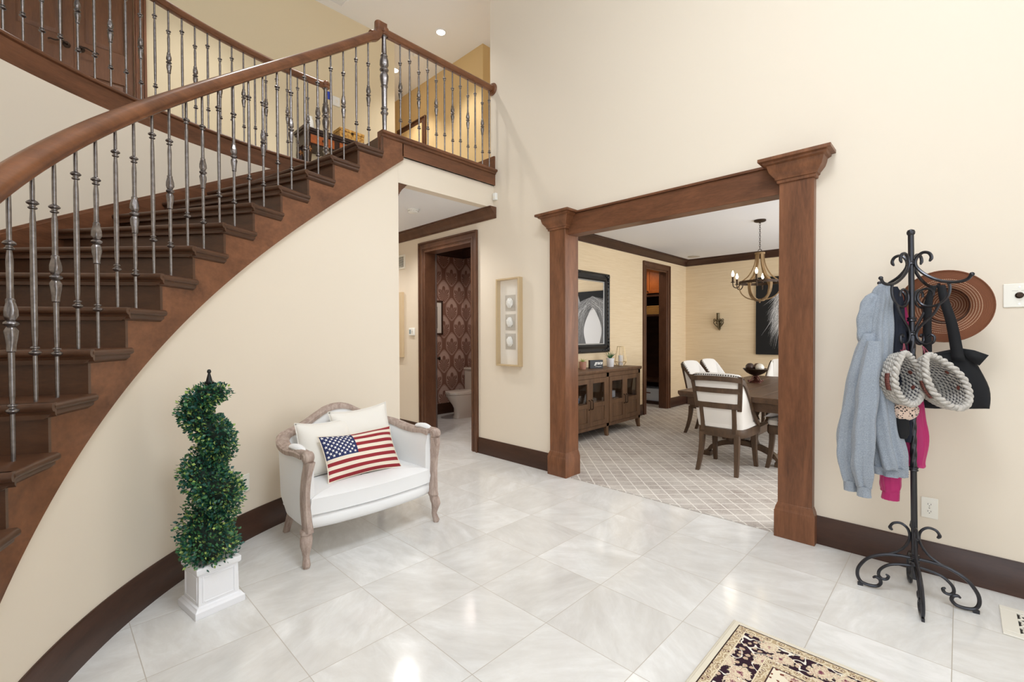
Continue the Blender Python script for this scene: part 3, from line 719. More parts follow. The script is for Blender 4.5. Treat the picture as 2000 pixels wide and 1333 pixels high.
def pillow(name, label, cat, w, h, t, mats, loc, rot, group=None, flag=False):
    """rot: rotation matrix 4x4 whose local x = width, z = height, -y = face"""
    o = thing(name, label, cat, loc, 0, group)
    def P(u, v, s):
        pinch = 1-.06*(1-abs(u)**2)*abs(v)**4-0
        x = u*w/2*(1-.07*(1-u*u)*0-.05*(1-v*v)*abs(u)**6*1.0); z = v*h/2*(1-.07*(1-u*u)*abs(v)**6)
        x = u*w/2*(1-.085*(1-v*v)*u*u); z = v*h/2*(1-.12*(1-u*u)*v*v)
        th = t/2*((1-abs(u)**2.6)*(1-abs(v)**2.6))**.70+.004*sin(7*u+4*v)*(1-u*u)*(1-v*v)
        return V((x, -s*th+.006*sin(5*u+3*v), z))
    nu, nv = (53, 40) if flag else (25, 25)
    mb = MB()
    for s in (1, -1):
        for j in range(nv-1):
            for i in range(nu-1):
                us = [-1+2*a/(nu-1) for a in (i, i+1)]; vs_ = [-1+2*a/(nv-1) for a in (j, j+1)]
                if flag and s == 1:
                    row = (nv-2-j)//3
                    if row < 7 and i < 21: mb.mat(2)
                    else: mb.mat(0 if row % 2 == 0 else 1)
                elif flag: mb.mat(1)
                q = [P(us[0], vs_[0], s), P(us[1], vs_[0], s), P(us[1], vs_[1], s), P(us[0], vs_[1], s)]
                mb.add(q, [(0, 1, 2, 3)])
    if flag:
        mb.mat(3)
        for r_i in range(9):
            for c_i in range(6 if r_i % 2 == 0 else 5):
                uu = -1+2*(.4*((c_i*2+1+(r_i % 2))/12)); vv = 1-2*(7/13)*((r_i+1)/10.)
                pts = []
                for a in range(10):
                    rr = .0115 if a % 2 == 0 else .0046
                    an = pi/2+a*pi/5
                    pts.append(P(uu+rr*cos(an)/(w/2), vv+rr*sin(an)/(h/2), 1)+V((0, -.0012, 0)))
                c0 = P(uu, vv, 1)+V((0, -.0016, 0))
                mb.add(pts+[c0], [(a, (a+1) % 10, 10) for a in range(10)])
    me_ = mb.build('cover', mats, o, recalc=False, angle=180)
    b = bmesh.new(); b.from_mesh(me_.data); bmesh.ops.remove_doubles(b, verts=b.verts, dist=.0002); bmesh.ops.recalc_face_normals(b, faces=b.faces); b.to_mesh(me_.data); b.free()
    o.matrix_world = Matrix.Translation(loc) @ rot
    # welt around the seam
    n = 25; loop = [P(-1+2*i/n, -1, 1) for i in range(n)]+[P(1, -1+2*i/n, 1) for i in range(n)]+[P(1-2*i/n, 1, 1) for i in range(n)]+[P(-1, 1-2*i/n, 1) for i in range(n)]
    MB().tube(loop+[loop[0]], .0035, 6).build('piping', mats[-1] if not flag else mats[1], o)
    return o
def prot(yaw, lean, roll=0): return Matrix.Rotation(yaw, 4, 'Z') @ Matrix.Rotation(-lean, 4, 'X') @ Matrix.Rotation(roll, 4, 'Y')
pillow('pillow', 'square white pillow leaning on the settee left of the flag pillow', 'pillow', .40, .38, .15, [M['fabric2']], (-3.12, 1.36, .585), prot(radians(92), radians(17), .02), 'white square pillows')
pillow('pillow', 'white pillow with pointed corner behind the flag pillow, nearest the hall', 'pillow', .46, .43, .16, [M['fabric2']], (-3.165, 1.655, .615), prot(radians(88), radians(15), -.06), 'white square pillows')
pillow('flag_pillow', 'oblong american flag pillow with stars and red stripes on the settee seat', 'pillow', .54, .315, .13, [M['flag_red'], M['flag_white'], M['flag_blue'], M['star']], (-2.955, 1.53, .547), prot(radians(90), radians(30), .0), None, True)

# ---- shadow box on the wall
M['gold'] = plain('champagne_gilt', rgb(204, 182, 146), .4, .35); M['mat_white'] = plain('mat_board', rgb(240, 234, 224), .9); M['linen_grey'] = plain('grey_linen', rgb(196, 190, 180), .95, bump=(300, .2, .001)); M['coral'] = plain('white_coral', rgb(240, 240, 236), .6)
k = NT('clear_glass'); k.b.inputs['Base Color'].default_value = (1, 1, 1, 1)
tr = k.n('ShaderNodeBsdfTransparent'); gl = k.n('ShaderNodeBsdfGlossy'); gl.inputs['Roughness'].default_value = .02; mx = k.n('ShaderNodeMixShader'); mx.inputs[0].default_value = .06
k.l(tr, 0, mx, 1); k.l(gl, 0, mx, 2); k.l(mx, 0, k.t.nodes['Material Output'], 0); M['glass'] = k.m
sb = thing('shadow_box', 'narrow gilt framed shadow box with three white corals on the cream wall', 'wall art', (-3.435, W1, 1.49))
x0, x1, z0, z1 = -.172, .172, -.468, .468
mb = MB()
for a, b, c, d in ((x0, x0+.018, z0, z1), (x1-.018, x1, z0, z1), (x0+.018, x1-.018, z0, z0+.018), (x0+.018, x1-.018, z1-.018, z1)): mb.box(a, b, -.062, 0, c, d)
mb.build('frame', M['gold'], sb, bevel=.002)
mb = MB().box(x0+.018, x1-.018, -.006, 0, z0+.018, z1-.018)
mb.build('mount', M['mat_white'], sb)
for i in (-1, 0, 1):
    zc = i*.205
    w = MB().box(-.075, .075, -.009, -.006, zc-.085, zc+.085).build('linen_window', M['linen_grey'], sb)
    def cf(u, v):
        a = 2*pi*u; b = pi*v; rr = .042*(1+.14*sin(5*a+i)*sin(4*b)+.1*sin(9*a+2*i)*sin(7*b)); return V((rr*sin(b)*cos(a), -.022+.5*rr*sin(b)*sin(a)*1.0, zc+1.15*rr*cos(b)))
    MB().surf(cf, 28, 18, cu=True).build('coral', M['coral'], w)
MB().box(x0+.018, x1-.018, -.052, -.05, z0+.018, z1-.018).build('glass_pane', M['glass'], sb)

# ---- outlets, plates and small wall devices
def outlet(loc, rz, lab):
    o = thing('wall_outlet', lab, 'outlet', loc, rz, 'duplex outlets')
    MB().box(-.036, .036, -.007, 0, -.0585, .0585).build('cover_plate', M['ivory'], o, bevel=.003)
    for z in (-.02, .02):
        s = MB().prism([(.0165*cos(a)*(1 if abs(cos(a)) < .8 else .95), z+.0145*sin(a)) for a in [2*pi*i/20 for i in range(20)]], 'y', -.009, -.006).build('socket', M['ivory'], o)
        MB().box(-.0075, -.0055, -.0095, -.0085, z-.002, z+.007).box(.0055, .0075, -.0095, -.0085, z-.002, z+.006).lathe([(.0022, -.0), (.0022, .0008)], 10, Matrix.Translation((0, -.0087, z-.008)) @ Matrix.Rotation(pi/2, 4, 'X')).build('slots', M['slot'], s)
    MB().lathe([(.003, 0), (.003, .001)], 10, Matrix.Translation((0, -.007, 0)) @ Matrix.Rotation(pi/2, 4, 'X')).build('screw', M['chrome'], o)
outlet((-.117, W1, .37), 0, 'ivory duplex outlet low on the wall behind the coat rack')
t_ = 3.6844; q = SP(t_, .049); outlet((q.x, q.y, .377), t_+pi/2+pi*0-pi, 'ivory duplex outlet on the curved wall beside the topiary')
o = thing('control_plate', 'square ivory wall plate with dark knob at the right edge above the coat rack', 'wall plate', (.215, W1, 1.552))  # wall control with a knob
MB().box(-.057, .057, -.007, 0, -.061, .061).build('cover_plate', M['ivory'], o, bevel=.003)
MB().lathe([(.016, 0), (.016, .004), (.011, .006), (.010, .016), (.002, .017)], 18, Matrix.Translation((0, -.007, 0)) @ Matrix.Rotation(pi/2, 4, 'X')).build('knob', M['bronze'], o)
mb = MB()
for z in (.044, -.044): mb.lathe([(.0035, 0), (.0035, .001)], 10, Matrix.Translation((0, -.007, z)) @ Matrix.Rotation(pi/2, 4, 'X'))
mb.build('screws', M['chrome'], o)
MB().box(-.026, -.004, -.0076, -.007, .0225, .0245).box(.006, .026, -.0076, -.007, .0225, .0245).build('printed_lines', M['linen_grey'], o)
o = thing('motion_sensor', 'small white motion sensor below the landing edge in the corner', 'sensor', (-3.655, W1, 2.87))
MB().box(-.022, .022, -.035, 0, -.038, .038).build('housing', M['white'], o, bevel=.005)
MB().prism([(-.016, -.02), (.016, -.02), (.016, .002), (-.016, .002)], 'y', -.038, -.034).build('lens', M['ivory'], o)
o = thing('smoke_detector', 'round white smoke detector on the lower hall ceiling', 'smoke detector', (-4.373, 2.905, 2.76))
MB().lathe([(.064, 0), (.066, -.012), (.060, -.02), (.058, -.022), (.055, -.036), (.04, -.044), (.01, -.046)], 28).build('housing', M['white'], o)
mb = MB()
for i in range(14):
    m = Matrix.Rotation(2*pi*i/14, 4, 'Z'); mb.box(.052, .0585, -.008, .008, -.027, -.0225, m)
mb.build('vent_slots', M['linen_grey'], o)
o = thing('thermostat', 'white wall thermostat left of the powder room door', 'thermostat', (-5.30, W1, 1.40))
MB().box(-.06, .06, -.025, 0, -.05, .05).build('housing', M['white'], o, bevel=.006)
MB().box(-.045, -.005, -.027, -.024, -.028, .028).build('screen', plain('lcd_grey', rgb(140, 156, 164), .3), o)
MB().box(.015, .035, -.028, -.024, .002, .012).box(.015, .035, -.028, -.024, -.02, -.010).build('button', M['linen_grey'], o, bevel=.001)
o = thing('wall_vent', 'white louvred air vent high on the hall wall', 'air vent', (-5.63, W1, 2.37))
mb = MB()
for a, b, c, d in ((-.16, .16, .075, .098), (-.16, .16, -.098, -.075), (-.16, -.135, -.075, .075), (.135, .16, -.075, .075)): mb.box(a, b, -.012, 0, c, d)
mb.build('frame', M['ivory'], o, bevel=.002)
mb = MB()
for i in range(9):
    z = -.067+i*.0168; mb.add([(-.135, -.010, z-.005), (.135, -.010, z-.005), (.135, -.001, z+.007), (-.135, -.001, z+.007)], [(0, 1, 2, 3)])
mb.build('louvers', M['ivory'], o, solid=.0015)
MB().box(-.135, .135, -.001, 0, -.075, .075).build('backing', M['slot'], o)
o = thing('canvas_picture', 'pale beige canvas on the hall wall, mostly hidden by the curved wall', 'picture', (-5.95, W1, 1.5))
MB().box(-.445, .445, -.04, 0, -.45, .45).build('canvas', plain('canvas_beige', rgb(206, 184, 150), .9), o, bevel=.003)
# floor register
o = thing('floor_vent', 'white scrollwork floor register near the baseboard at the right edge', 'air vent', (.30, 3.165, 0))
mb = MB().box(-.152, .152, -.152, -.112, 0, .006).box(-.152, .152, .112, .152, 0, .006).box(-.152, -.095, -.112, .112, 0, .006).box(.095, .152, -.112, .112, 0, .006)
mb.build('frame', M['ivory'], o, bevel=.002)
mb = MB()
for a in (-.0475, .0475):
    for b in (-.0745, 0, .0745):
        for r in (.036, .018): mb.tube([(a+r*cos(2*pi*i/20), b+r*sin(2*pi*i/20), .003) for i in range(21)], .0045, 6)
        for s in (-1, 1): mb.tube(spline([(a-.047, b+s*.037, .003), (a-.02, b+s*.012, .003), (a+.02, b-s*.012, .003), (a+.047, b-s*.037, .003)], 4), .0045, 6)
mb.build('scroll_grille', M['ivory'], o)
MB().box(-.095, .095, -.112, .112, 0, .0006).build('backing', M['slot'], o)

# ---- rug
k = NT('persian_rug'); xyz, pos = k.world()
RX0, RX1, RY0, RY1 = -.745, .78, -.25, 2.261
dx = k.math('MINIMUM', k.math('SUBTRACT', xyz[0], RX0), k.math('SUBTRACT', RX1, xyz[0])); dy = k.math('MINIMUM', k.math('SUBTRACT', xyz[1], RY0), k.math('SUBTRACT', RY1, xyz[1]))
d = k.math('MINIMUM', dx, dy)
def vor(scale, feat='F1'):
    x = k.n('ShaderNodeTexVoronoi', feature=feat, voronoi_dimensions='2D'); x.inputs['Scale'].default_value = scale; x.inputs['Randomness'].default_value = .75; k.t.links.new(pos, x.inputs['Vector']); return x
nz = k.noise(pos, 60, 3, .7); wig = k.math('MULTIPLY', k.math('SUBTRACT', nz, .5), .6)
v1 = vor(9.5); fl_ = k.math('ADD', v1.outputs['Distance'], wig)
v2 = vor(30); f2 = k.math('ADD', v2.outputs['Distance'], wig)
dark, cream, tan, pink, gold = rgb(54, 36, 46), rgb(222, 208, 180), rgb(186, 164, 132), rgb(196, 162, 146), rgb(198, 178, 146)
spk = k.noise(pos, 150, 2, .8)
petal = k.ramp(k.math('ADD', fl_, k.math('MULTIPLY', k.math('SUBTRACT', spk, .5), .30)), [(0, rgb(120, 66, 84)), (.05, pink), (.11, cream), (.24, pink), (.30, cream), (.42, gold)], 'CONSTANT')
flower = k.mix(k.math('GREATER_THAN', fl_, .37), petal, dark)
small = k.ramp(f2, [(0, pink), (.16, gold), (.27, dark)], 'CONSTANT')
lw = k.math('LESS_THAN', k.math('ABSOLUTE', k.math('SUBTRACT', k.noise(pos, 15, 1), .5)), .018)
isdark = k.math('GREATER_THAN', fl_, .37)
main = k.mix(isdark, flower, small); main = k.mix(k.math('MULTIPLY', isdark, lw), main, rgb(232, 226, 214))
guard = k.ramp(f2, [(0, rgb(110, 76, 66)), (.12, cream), (.24, rgb(128, 98, 76)), (.30, tan), (.44, cream), (.58, tan)], 'CONSTANT')
field = k.mix(k.math('GREATER_THAN', fl_, .3), flower, rgb(232, 222, 200)); field = k.mix(k.math('LESS_THAN', f2, .16), field, rgb(120, 66, 50))
def band(base_, lo, hi, c): return k.mix(k.math('MULTIPLY', k.math('GREATER_THAN', d, lo), k.math('LESS_THAN', d, hi)), base_, c)
c = band(rgb(222, 214, 196), .022, .027, rgb(60, 44, 40)); c = band(c, .027, .057, guard); c = band(c, .057, .063, cream); c = band(c, .063, .176, main); c = band(c, .176, .181, cream); c = band(c, .181, .212, guard); c = band(c, .212, .217, rgb(70, 46, 48)); c = band(c, .217, 5, field)
k.base(c); k.set(Roughness=.95, Specular_IOR_Level=.1); k.bump(k.noise(pos, 700, 2), .3, .002)
rg = thing('area_rug', 'patterned oriental rug with dark floral border in the near corner', 'rug', ((RX0+RX1)/2, (RY0+RY1)/2, 0))
MB().box(RX0, RX1, RY0, RY1, 0, .011).build('pile', k.m, rg, world=True, bevel=.003)
mb = MB()
for x in (RX0-.004, RX1+.004): mb.tube([(x, RY0, .006), (x, RY1, .006)], .006, 8)
mb.build('binding', plain('rug_binding', rgb(206, 198, 180), .9), rg, world=True)
mb = MB()
for i in range(200):
    x = RX0+(RX1-RX0)*i/199; mb.box(x-.0015, x+.0015, RY1, RY1+.012+random.random()*.004, .001, .004)
tag(mb.build('fringe', plain('rug_fringe', rgb(226, 220, 206), .9), rg, world=True, smooth=False), kind='stuff')
# ================================================================== coat rack and what hangs on it
CRX, CRY = -.155, 3.108
cr = thing('coat_rack', 'tall black iron coat rack with scrolled hooks and feet by the right wall', 'coat rack', (CRX, CRY, 0))
lean = -.030/1.893
def pole(z): return V((lean*z, 0, z))
mb = MB().tube([pole(.10), pole(.66)], .0135, 14).tube([pole(1.36), pole(1.86)], .0125, 14)
mb.lathe([(.012, 0), (.0165, .006), (.018, .016), (.014, .026), (.004, .031)], 16, Matrix.Translation(pole(1.86)))
def ringz(z, r=.019, h=.024): mb.lathe([(.012, -h/2), (r, -h/2+.003), (r*1.05, -h/4), (r*.9, 0), (r*1.05, h/4), (r, h/2-.003), (.012, h/2)], 16, Matrix.Translation(pole(z)))
for z in (.215, .665, 1.43, 1.36, 1.72): ringz(z)
ringz(.18, .02, .03)
mb.build('pole', M['iron'], cr)
def tw(a, j, z): return 1+.12*cos(4*a-j*.9)
MB().lathe([(.0135, .67+.69*i/70) for i in range(71)], 20, Matrix(((1, 0, lean, 0), (0, 1, 0, 0), (0, 0, 1, 0), (0, 0, 0, 1))), mod=tw).build('twisted_shaft', M['iron'], cr, angle=60)
def arm2d(pts, az, r, n=7):
    c = spline([(a, b, 0) for a, b in pts], n); return [pole(q.y)+V((cos(az)*q.x, sin(az)*q.x, 0)) for q in c]
for i, az in enumerate(radians(a) for a in (10, 100, 190, -80)):
    mb = MB()
    a1 = arm2d([(.012, .205), (.07, .203), (.13, .19), (.19, .155), (.228, .10), (.236, .055), (.222, .022), (.19, .012), (.155, .016), (.138, .035), (.142, .056), (.158, .064), (.17, .056)], az, 0)
    mb.tube(a1, [.0085]*(len(a1)-8)+[.008, .0075, .007, .0065, .006, .0055, .005, .0045], 8)
    a2 = arm2d([(.012, .165), (.06, .158), (.105, .142), (.138, .11), (.146, .08), (.132, .062), (.112, .066), (.106, .082), (.116, .09)], az, 0)
    mb.tube(a2, [.0075]*(len(a2)-7)+[.007, .0065, .006, .0055, .005, .0045, .004], 8)
    a3 = arm2d([(.135, .188), (.095, .205), (.055, .235), (.028, .275), (.018, .315), (.026, .352), (.052, .374), (.082, .368), (.096, .345), (.088, .33)], az, 0)
    mb.tube(a3, [.0065]*(len(a3)-9)+[.0075, .008, .0085, .0085, .008, .0075, .007, .006, .005], 8)
    q = pole(.006)+V((cos(az)*.224, sin(az)*.224, 0)); mb.box(-.012, .012, -.006, .006, -.006, .01, Matrix.Translation(q) @ Matrix.Rotation(az, 4, 'Z'))
    mb.build('leg', M['iron'], cr)
    mb = MB(); az = radians((-25, 65, 155, 245)[i]); f_ = (1, 1, .62, 1)[i]
    h1 = arm2d([(.078, 1.715), (.086, 1.735), (.076, 1.757), (.052, 1.764), (.03, 1.75), (.018, 1.722), (.026, 1.69), (.06, 1.652), (.105, 1.622), (.15*f_, 1.606), (.195*f_, 1.603), (.225*f_, 1.612), (.24*f_, 1.632)], az, 0)
    mb.tube(h1, [.004, .005, .006, .007, .0075]+[.0075]*(len(h1)-5), 8); mb.ball(tuple(h1[-1]), .010, 7)
    h2 = arm2d([(.15, 1.606), (.158, 1.58), (.15, 1.54), (.12, 1.505), (.08, 1.492), (.045, 1.503), (.026, 1.535), (.036, 1.57), (.066, 1.582), (.09, 1.565), (.092, 1.545)], az, 0)
    mb.tube(h2, .0062, 8)
    h3 = arm2d([(.115, 1.502), (.095, 1.46), (.06, 1.42), (.03, 1.385), (.018, 1.35), (.03, 1.318), (.06, 1.303), (.088, 1.315), (.094, 1.34), (.08, 1.352), (.068, 1.342)], az, 0)
    mb.tube(h3, .0065, 8)
    mb.build('hook_arm', M['iron'], cr)

def drape(mb, keys, n=40, fold=(5, .012), seed=0, steps=6, yaw=0):
    """keys: (z, x, y, rx, ry); loft of folded ellipses"""
    c = spline([(k_[1], k_[2], k_[0]) for k_ in keys], steps); r = spline([(k_[3], k_[4], 0) for k_ in keys], steps)
    rng = random.Random(seed); ph = [rng.uniform(0, 6.3) for _ in range(4)]; rings = []
    for i, (p, q) in enumerate(zip(c, r)):
        t = i/(len(c)-1); ring = []
        for j in range(n):
            a = 2*pi*j/n
            f = fold[1]*(.25+.9*t)*(sin(fold[0]*a+ph[0]+1.2*t)+.6*sin((fold[0]*2+1)*a+ph[1]-2*t)+.5*sin(3*a+ph[2]+3*t))
            f += fold[1]*.35*sin(26*t+ph[3]+2*a)
            ring.append(V((p.x+(max(q.x, .004)+f*min(1, q.x/.05))*cos(a)*cos(yaw)-(max(q.y, .004)+f*min(1, q.y/.05))*sin(a)*sin(yaw), p.y+(max(q.x, .004)+f*min(1, q.x/.05))*cos(a)*sin(yaw)+(max(q.y, .004)+f*min(1, q.y/.05))*sin(a)*cos(yaw), p.z)))
        rings.append(ring)
    return mb.loft(rings)
k = NT('heather_grey'); n = k.noise(k.coord(), 260, 3, .8); k.base(k.ramp(n, [(.3, rgb(116, 124, 134)), (.65, rgb(158, 165, 174))])); k.set(Roughness=.95, Sheen_Weight=.2); k.bump(n, .15, .002); M['heather'] = k.m
M['navy'] = plain('navy_cloth', rgb(22, 26, 40), .85); M['pink'] = plain('magenta_nylon', rgb(176, 14, 98), .5, sheen=.2); M['blackcloth'] = plain('black_canvas', rgb(17, 17, 20), .85, bump=(300, .15, .001))
yw = radians(3)
hd = thing('hoodie', 'heather grey hooded sweatshirt hanging on the left side of the coat rack', 'sweatshirt', (-.29, 3.03, .9))
mb = MB(); drape(mb, [(1.615, -.285, 3.035, .022, .02), (1.58, -.292, 3.035, .036, .035), (1.5, -.302, 3.04, .05, .05), (1.35, -.318, 3.045, .062, .06), (1.15, -.318, 3.045, .070, .06), (.95, -.305, 3.045, .078, .06), (.78, -.285, 3.05, .085, .055), (.665, -.262, 3.055, .078, .045)], 56, (5, .012), 3, 8, yw)
mb.build('body', M['heather'], hd, world=True, angle=80)
mb = MB(); drape(mb, [(.668, -.262, 3.055, .076, .043), (.65, -.26, 3.055, .072, .04), (.625, -.258, 3.055, .071, .039)], 56, (5, .008), 3, 4, yw); mb.build('hem_band', M['heather'], hd, world=True, angle=80)
mb = MB(); drape(mb, [(1.57, -.325, 3.02, .012, .012), (1.54, -.335, 3.015, .035, .03), (1.46, -.345, 3.015, .045, .036), (1.36, -.352, 3.02, .04, .034), (1.28, -.35, 3.02, .02, .02)], 40, (3, .010), 8, 8, yw); mb.build('hood', M['heather'], hd, world=True, angle=80)
for xs, sd, nm in ((((-.335, 3.005, 1.36), (-.372, 2.985, 1.2), (-.40, 2.985, 1.0), (-.425, 2.99, .82), (-.425, 2.99, .68), (-.412, 2.99, .575)), 5, 0), (((-.315, 2.965, 1.32), (-.335, 2.95, 1.15), (-.345, 2.945, .98), (-.355, 2.95, .8), (-.358, 2.955, .66), (-.35, 2.96, .565)), 9, 1)):
    mb = MB(); rr = (.03, .044, .046, .047, .044, .030)
    drape(mb, [(z, x, y, r, r*.8) for (x, y, z), r in zip(xs, rr)], 40, (4, .009), sd, 8, yw); mb.build('sleeve', M['heather'], hd, world=True, angle=80)
    x, y, z = xs[-1]
    mb = MB(); drape(mb, [(z+.004, x, y, .030, .026), (z-.02, x, y, .029, .024), (z-.05, x+.002, y, .030, .024)], 40, (9, .002), sd, 4, yw); mb.build('cuff', M['heather'], hd, world=True, angle=80)
nv = thing('navy_jacket', 'dark navy jacket hanging between the grey hoodie and the coat rack pole', 'jacket', (-.225, 3.10, .9))
mb = MB(); drape(mb, [(1.60, -.245, 3.08, .012, .012), (1.55, -.243, 3.09, .028, .022), (1.4, -.238, 3.10, .036, .03), (1.2, -.235, 3.105, .042, .032), (1.0, -.225, 3.105, .05, .034), (.88, -.215, 3.105, .045, .03), (.80, -.21, 3.105, .03, .02)], 40, (4, .008), 11, 7, yw); mb.build('body', M['navy'], nv, world=True, angle=80)
mb = MB(); drape(mb, [(1.02, -.215, 3.055, .022, .02), (.93, -.21, 3.045, .028, .022), (.86, -.205, 3.045, .026, .02), (.825, -.205, 3.045, .016, .012)], 30, (3, .004), 12, 7, yw); mb.build('sleeve', M['blackcloth'], nv, world=True, angle=80)
pk = thing('pink_jacket', 'bright magenta nylon jacket hanging behind the grey hoodie', 'jacket', (-.2, 3.17, .9))
mb = MB(); drape(mb, [(1.56, -.235, 3.165, .012, .012), (1.5, -.235, 3.17, .03, .02), (1.3, -.228, 3.175, .042, .03), (1.0, -.205, 3.178, .062, .034), (.85, -.19, 3.178, .066, .034), (.70, -.195, 3.175, .062, .03), (.66, -.198, 3.175, .058, .026)], 44, (4, .009), 15, 7, yw); mb.build('body', M['pink'], pk, world=True, angle=80)
mb = MB(); drape(mb, [(.80, -.24, 3.125, .02, .02), (.72, -.252, 3.115, .038, .03), (.62, -.256, 3.115, .044, .032), (.545, -.256, 3.115, .040, .028), (.52, -.255, 3.115, .035, .024)], 40, (4, .006), 16, 6, yw); mb.build('sleeve', M['pink'], pk, world=True, angle=80)
mb = MB(); drape(mb, [(.523, -.255, 3.115, .036, .025), (.50, -.256, 3.115, .037, .025), (.482, -.257, 3.115, .037, .025)], 40, (12, .002), 16, 4, yw); mb.build('cuff', M['pink'], pk, world=True, angle=80)

# straw hat hung against the wall, its inside facing out
k = NT('brown_straw'); tc = k.n('ShaderNodeTexCoord'); sx = k.n('ShaderNodeSeparateXYZ'); k.l(tc, 'Object', sx, 0)
rr = k.math('SQRT', k.math('ADD', k.math('POWER', sx.outputs[0], 2), k.math('POWER', sx.outputs[1], 2)))
an = k.math('ARCTAN2', sx.outputs[1], sx.outputs[0])
rows = k.math('SINE', k.math('MULTIPLY', rr, 2*pi/.0042))
r2 = k.math('LESS_THAN', k.math('ABSOLUTE', k.math('SUBTRACT', k.math('FRACT', k.math('DIVIDE', rr, .0105)), .5)), .13)
dash = k.math('GREATER_THAN', k.math('SINE', k.math('MULTIPLY', an, 120)), -.3)
inz = k.math('LESS_THAN', rr, .145)
base = k.ramp(k.math('MULTIPLY', k.math('ADD', rows, 1), .5), [(0, rgb(98, 54, 32)), (1, rgb(152, 92, 58))])
k.base(k.mix(k.math('MULTIPLY', k.math('MULTIPLY', r2, dash), inz), base, rgb(222, 190, 160))); k.set(Roughness=.7); k.bump(rows, .4, .003)
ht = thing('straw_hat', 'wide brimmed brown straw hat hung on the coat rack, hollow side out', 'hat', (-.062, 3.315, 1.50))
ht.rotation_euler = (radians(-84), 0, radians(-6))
pf = [(.188, -.006), (.186, .0), (.155, .004), (.13, .010), (.11, .016), (.098, .026), (.093, .045), (.089, .08), (.080, .108), (.058, .120), (.02, .124), (.001, .124)]
MB().lathe([(r, z) for r, z in pf], 64, caps=False).build('brim_and_crown', k.m, ht, solid=.004, angle=60)
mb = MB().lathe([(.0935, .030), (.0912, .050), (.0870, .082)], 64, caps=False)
mb.build('crown_shade', plain('hat_crown_shade', rgb(46, 26, 20), .8), ht, solid=.0014)  # dark band added to paint the shade inside the crown

# black tote
tb_ = thing('tote_bag', 'black canvas tote bag hanging on the coat rack under the straw hat', 'bag', (-.03, 3.235, 1.1))
outl = [(-.165, 1.19), (-.15, 1.235), (-.08, 1.262), (-.005, 1.28), (.04, 1.262), (.062, 1.205), (.104, 1.09), (.106, 1.0), (.09, .988), (-.02, .975), (-.15, .968), (-.168, 1.0)]
mb = MB(); rings = []
cxo, czo = -.03, 1.12
for s, yo in ((.90, -.034), (.97, -.03), (1, -.014), (1, .012), (.97, .026), (.9, .03)):
    rings.append([V((cxo+(x-cxo)*s, 3.24+yo+.006*sin(x*60+z*30), czo+(z-czo)*s)) for x, z in [(q.x, q.y) for q in spline(outl, 4, True)]])
mb.loft(rings); mb.build('body', M['blackcloth'], tb_, world=True, angle=60)
mb = MB().add([(.0, 3.203, 1.285), (.05, 3.199, 1.275), (.10, 3.196, 1.252), (.068, 3.194, 1.20), (.03, 3.199, 1.225)], [(0, 1, 2, 3, 4)]); mb.build('flap', M['blackcloth'], tb_, world=True, solid=.004)
def strap(pts, w, nm, y0=3.2):
    c = spline(pts, 8); vs = []
    for i, q in enumerate(c):
        wv = w[0]+(w[1]-w[0])*i/(len(c)-1); vs += [q+V((-wv, 0, 0)), q+V((wv, -.004, 0))]
    MB().add(vs, [(2*i, 2*i+1, 2*i+3, 2*i+2) for i in range(len(c)-1)]).build(nm, M['blackcloth'], tb_, world=True, solid=.004)
strap([(-.10, 3.215, 1.605), (-.118, 3.2, 1.52), (-.122, 3.19, 1.40), (-.12, 3.195, 1.22)], (.014, .018), 'strap')
strap([(-.072, 3.215, 1.605), (-.058, 3.2, 1.52), (-.03, 3.19, 1.40), (-.005, 3.195, 1.22)], (.016, .024), 'strap')

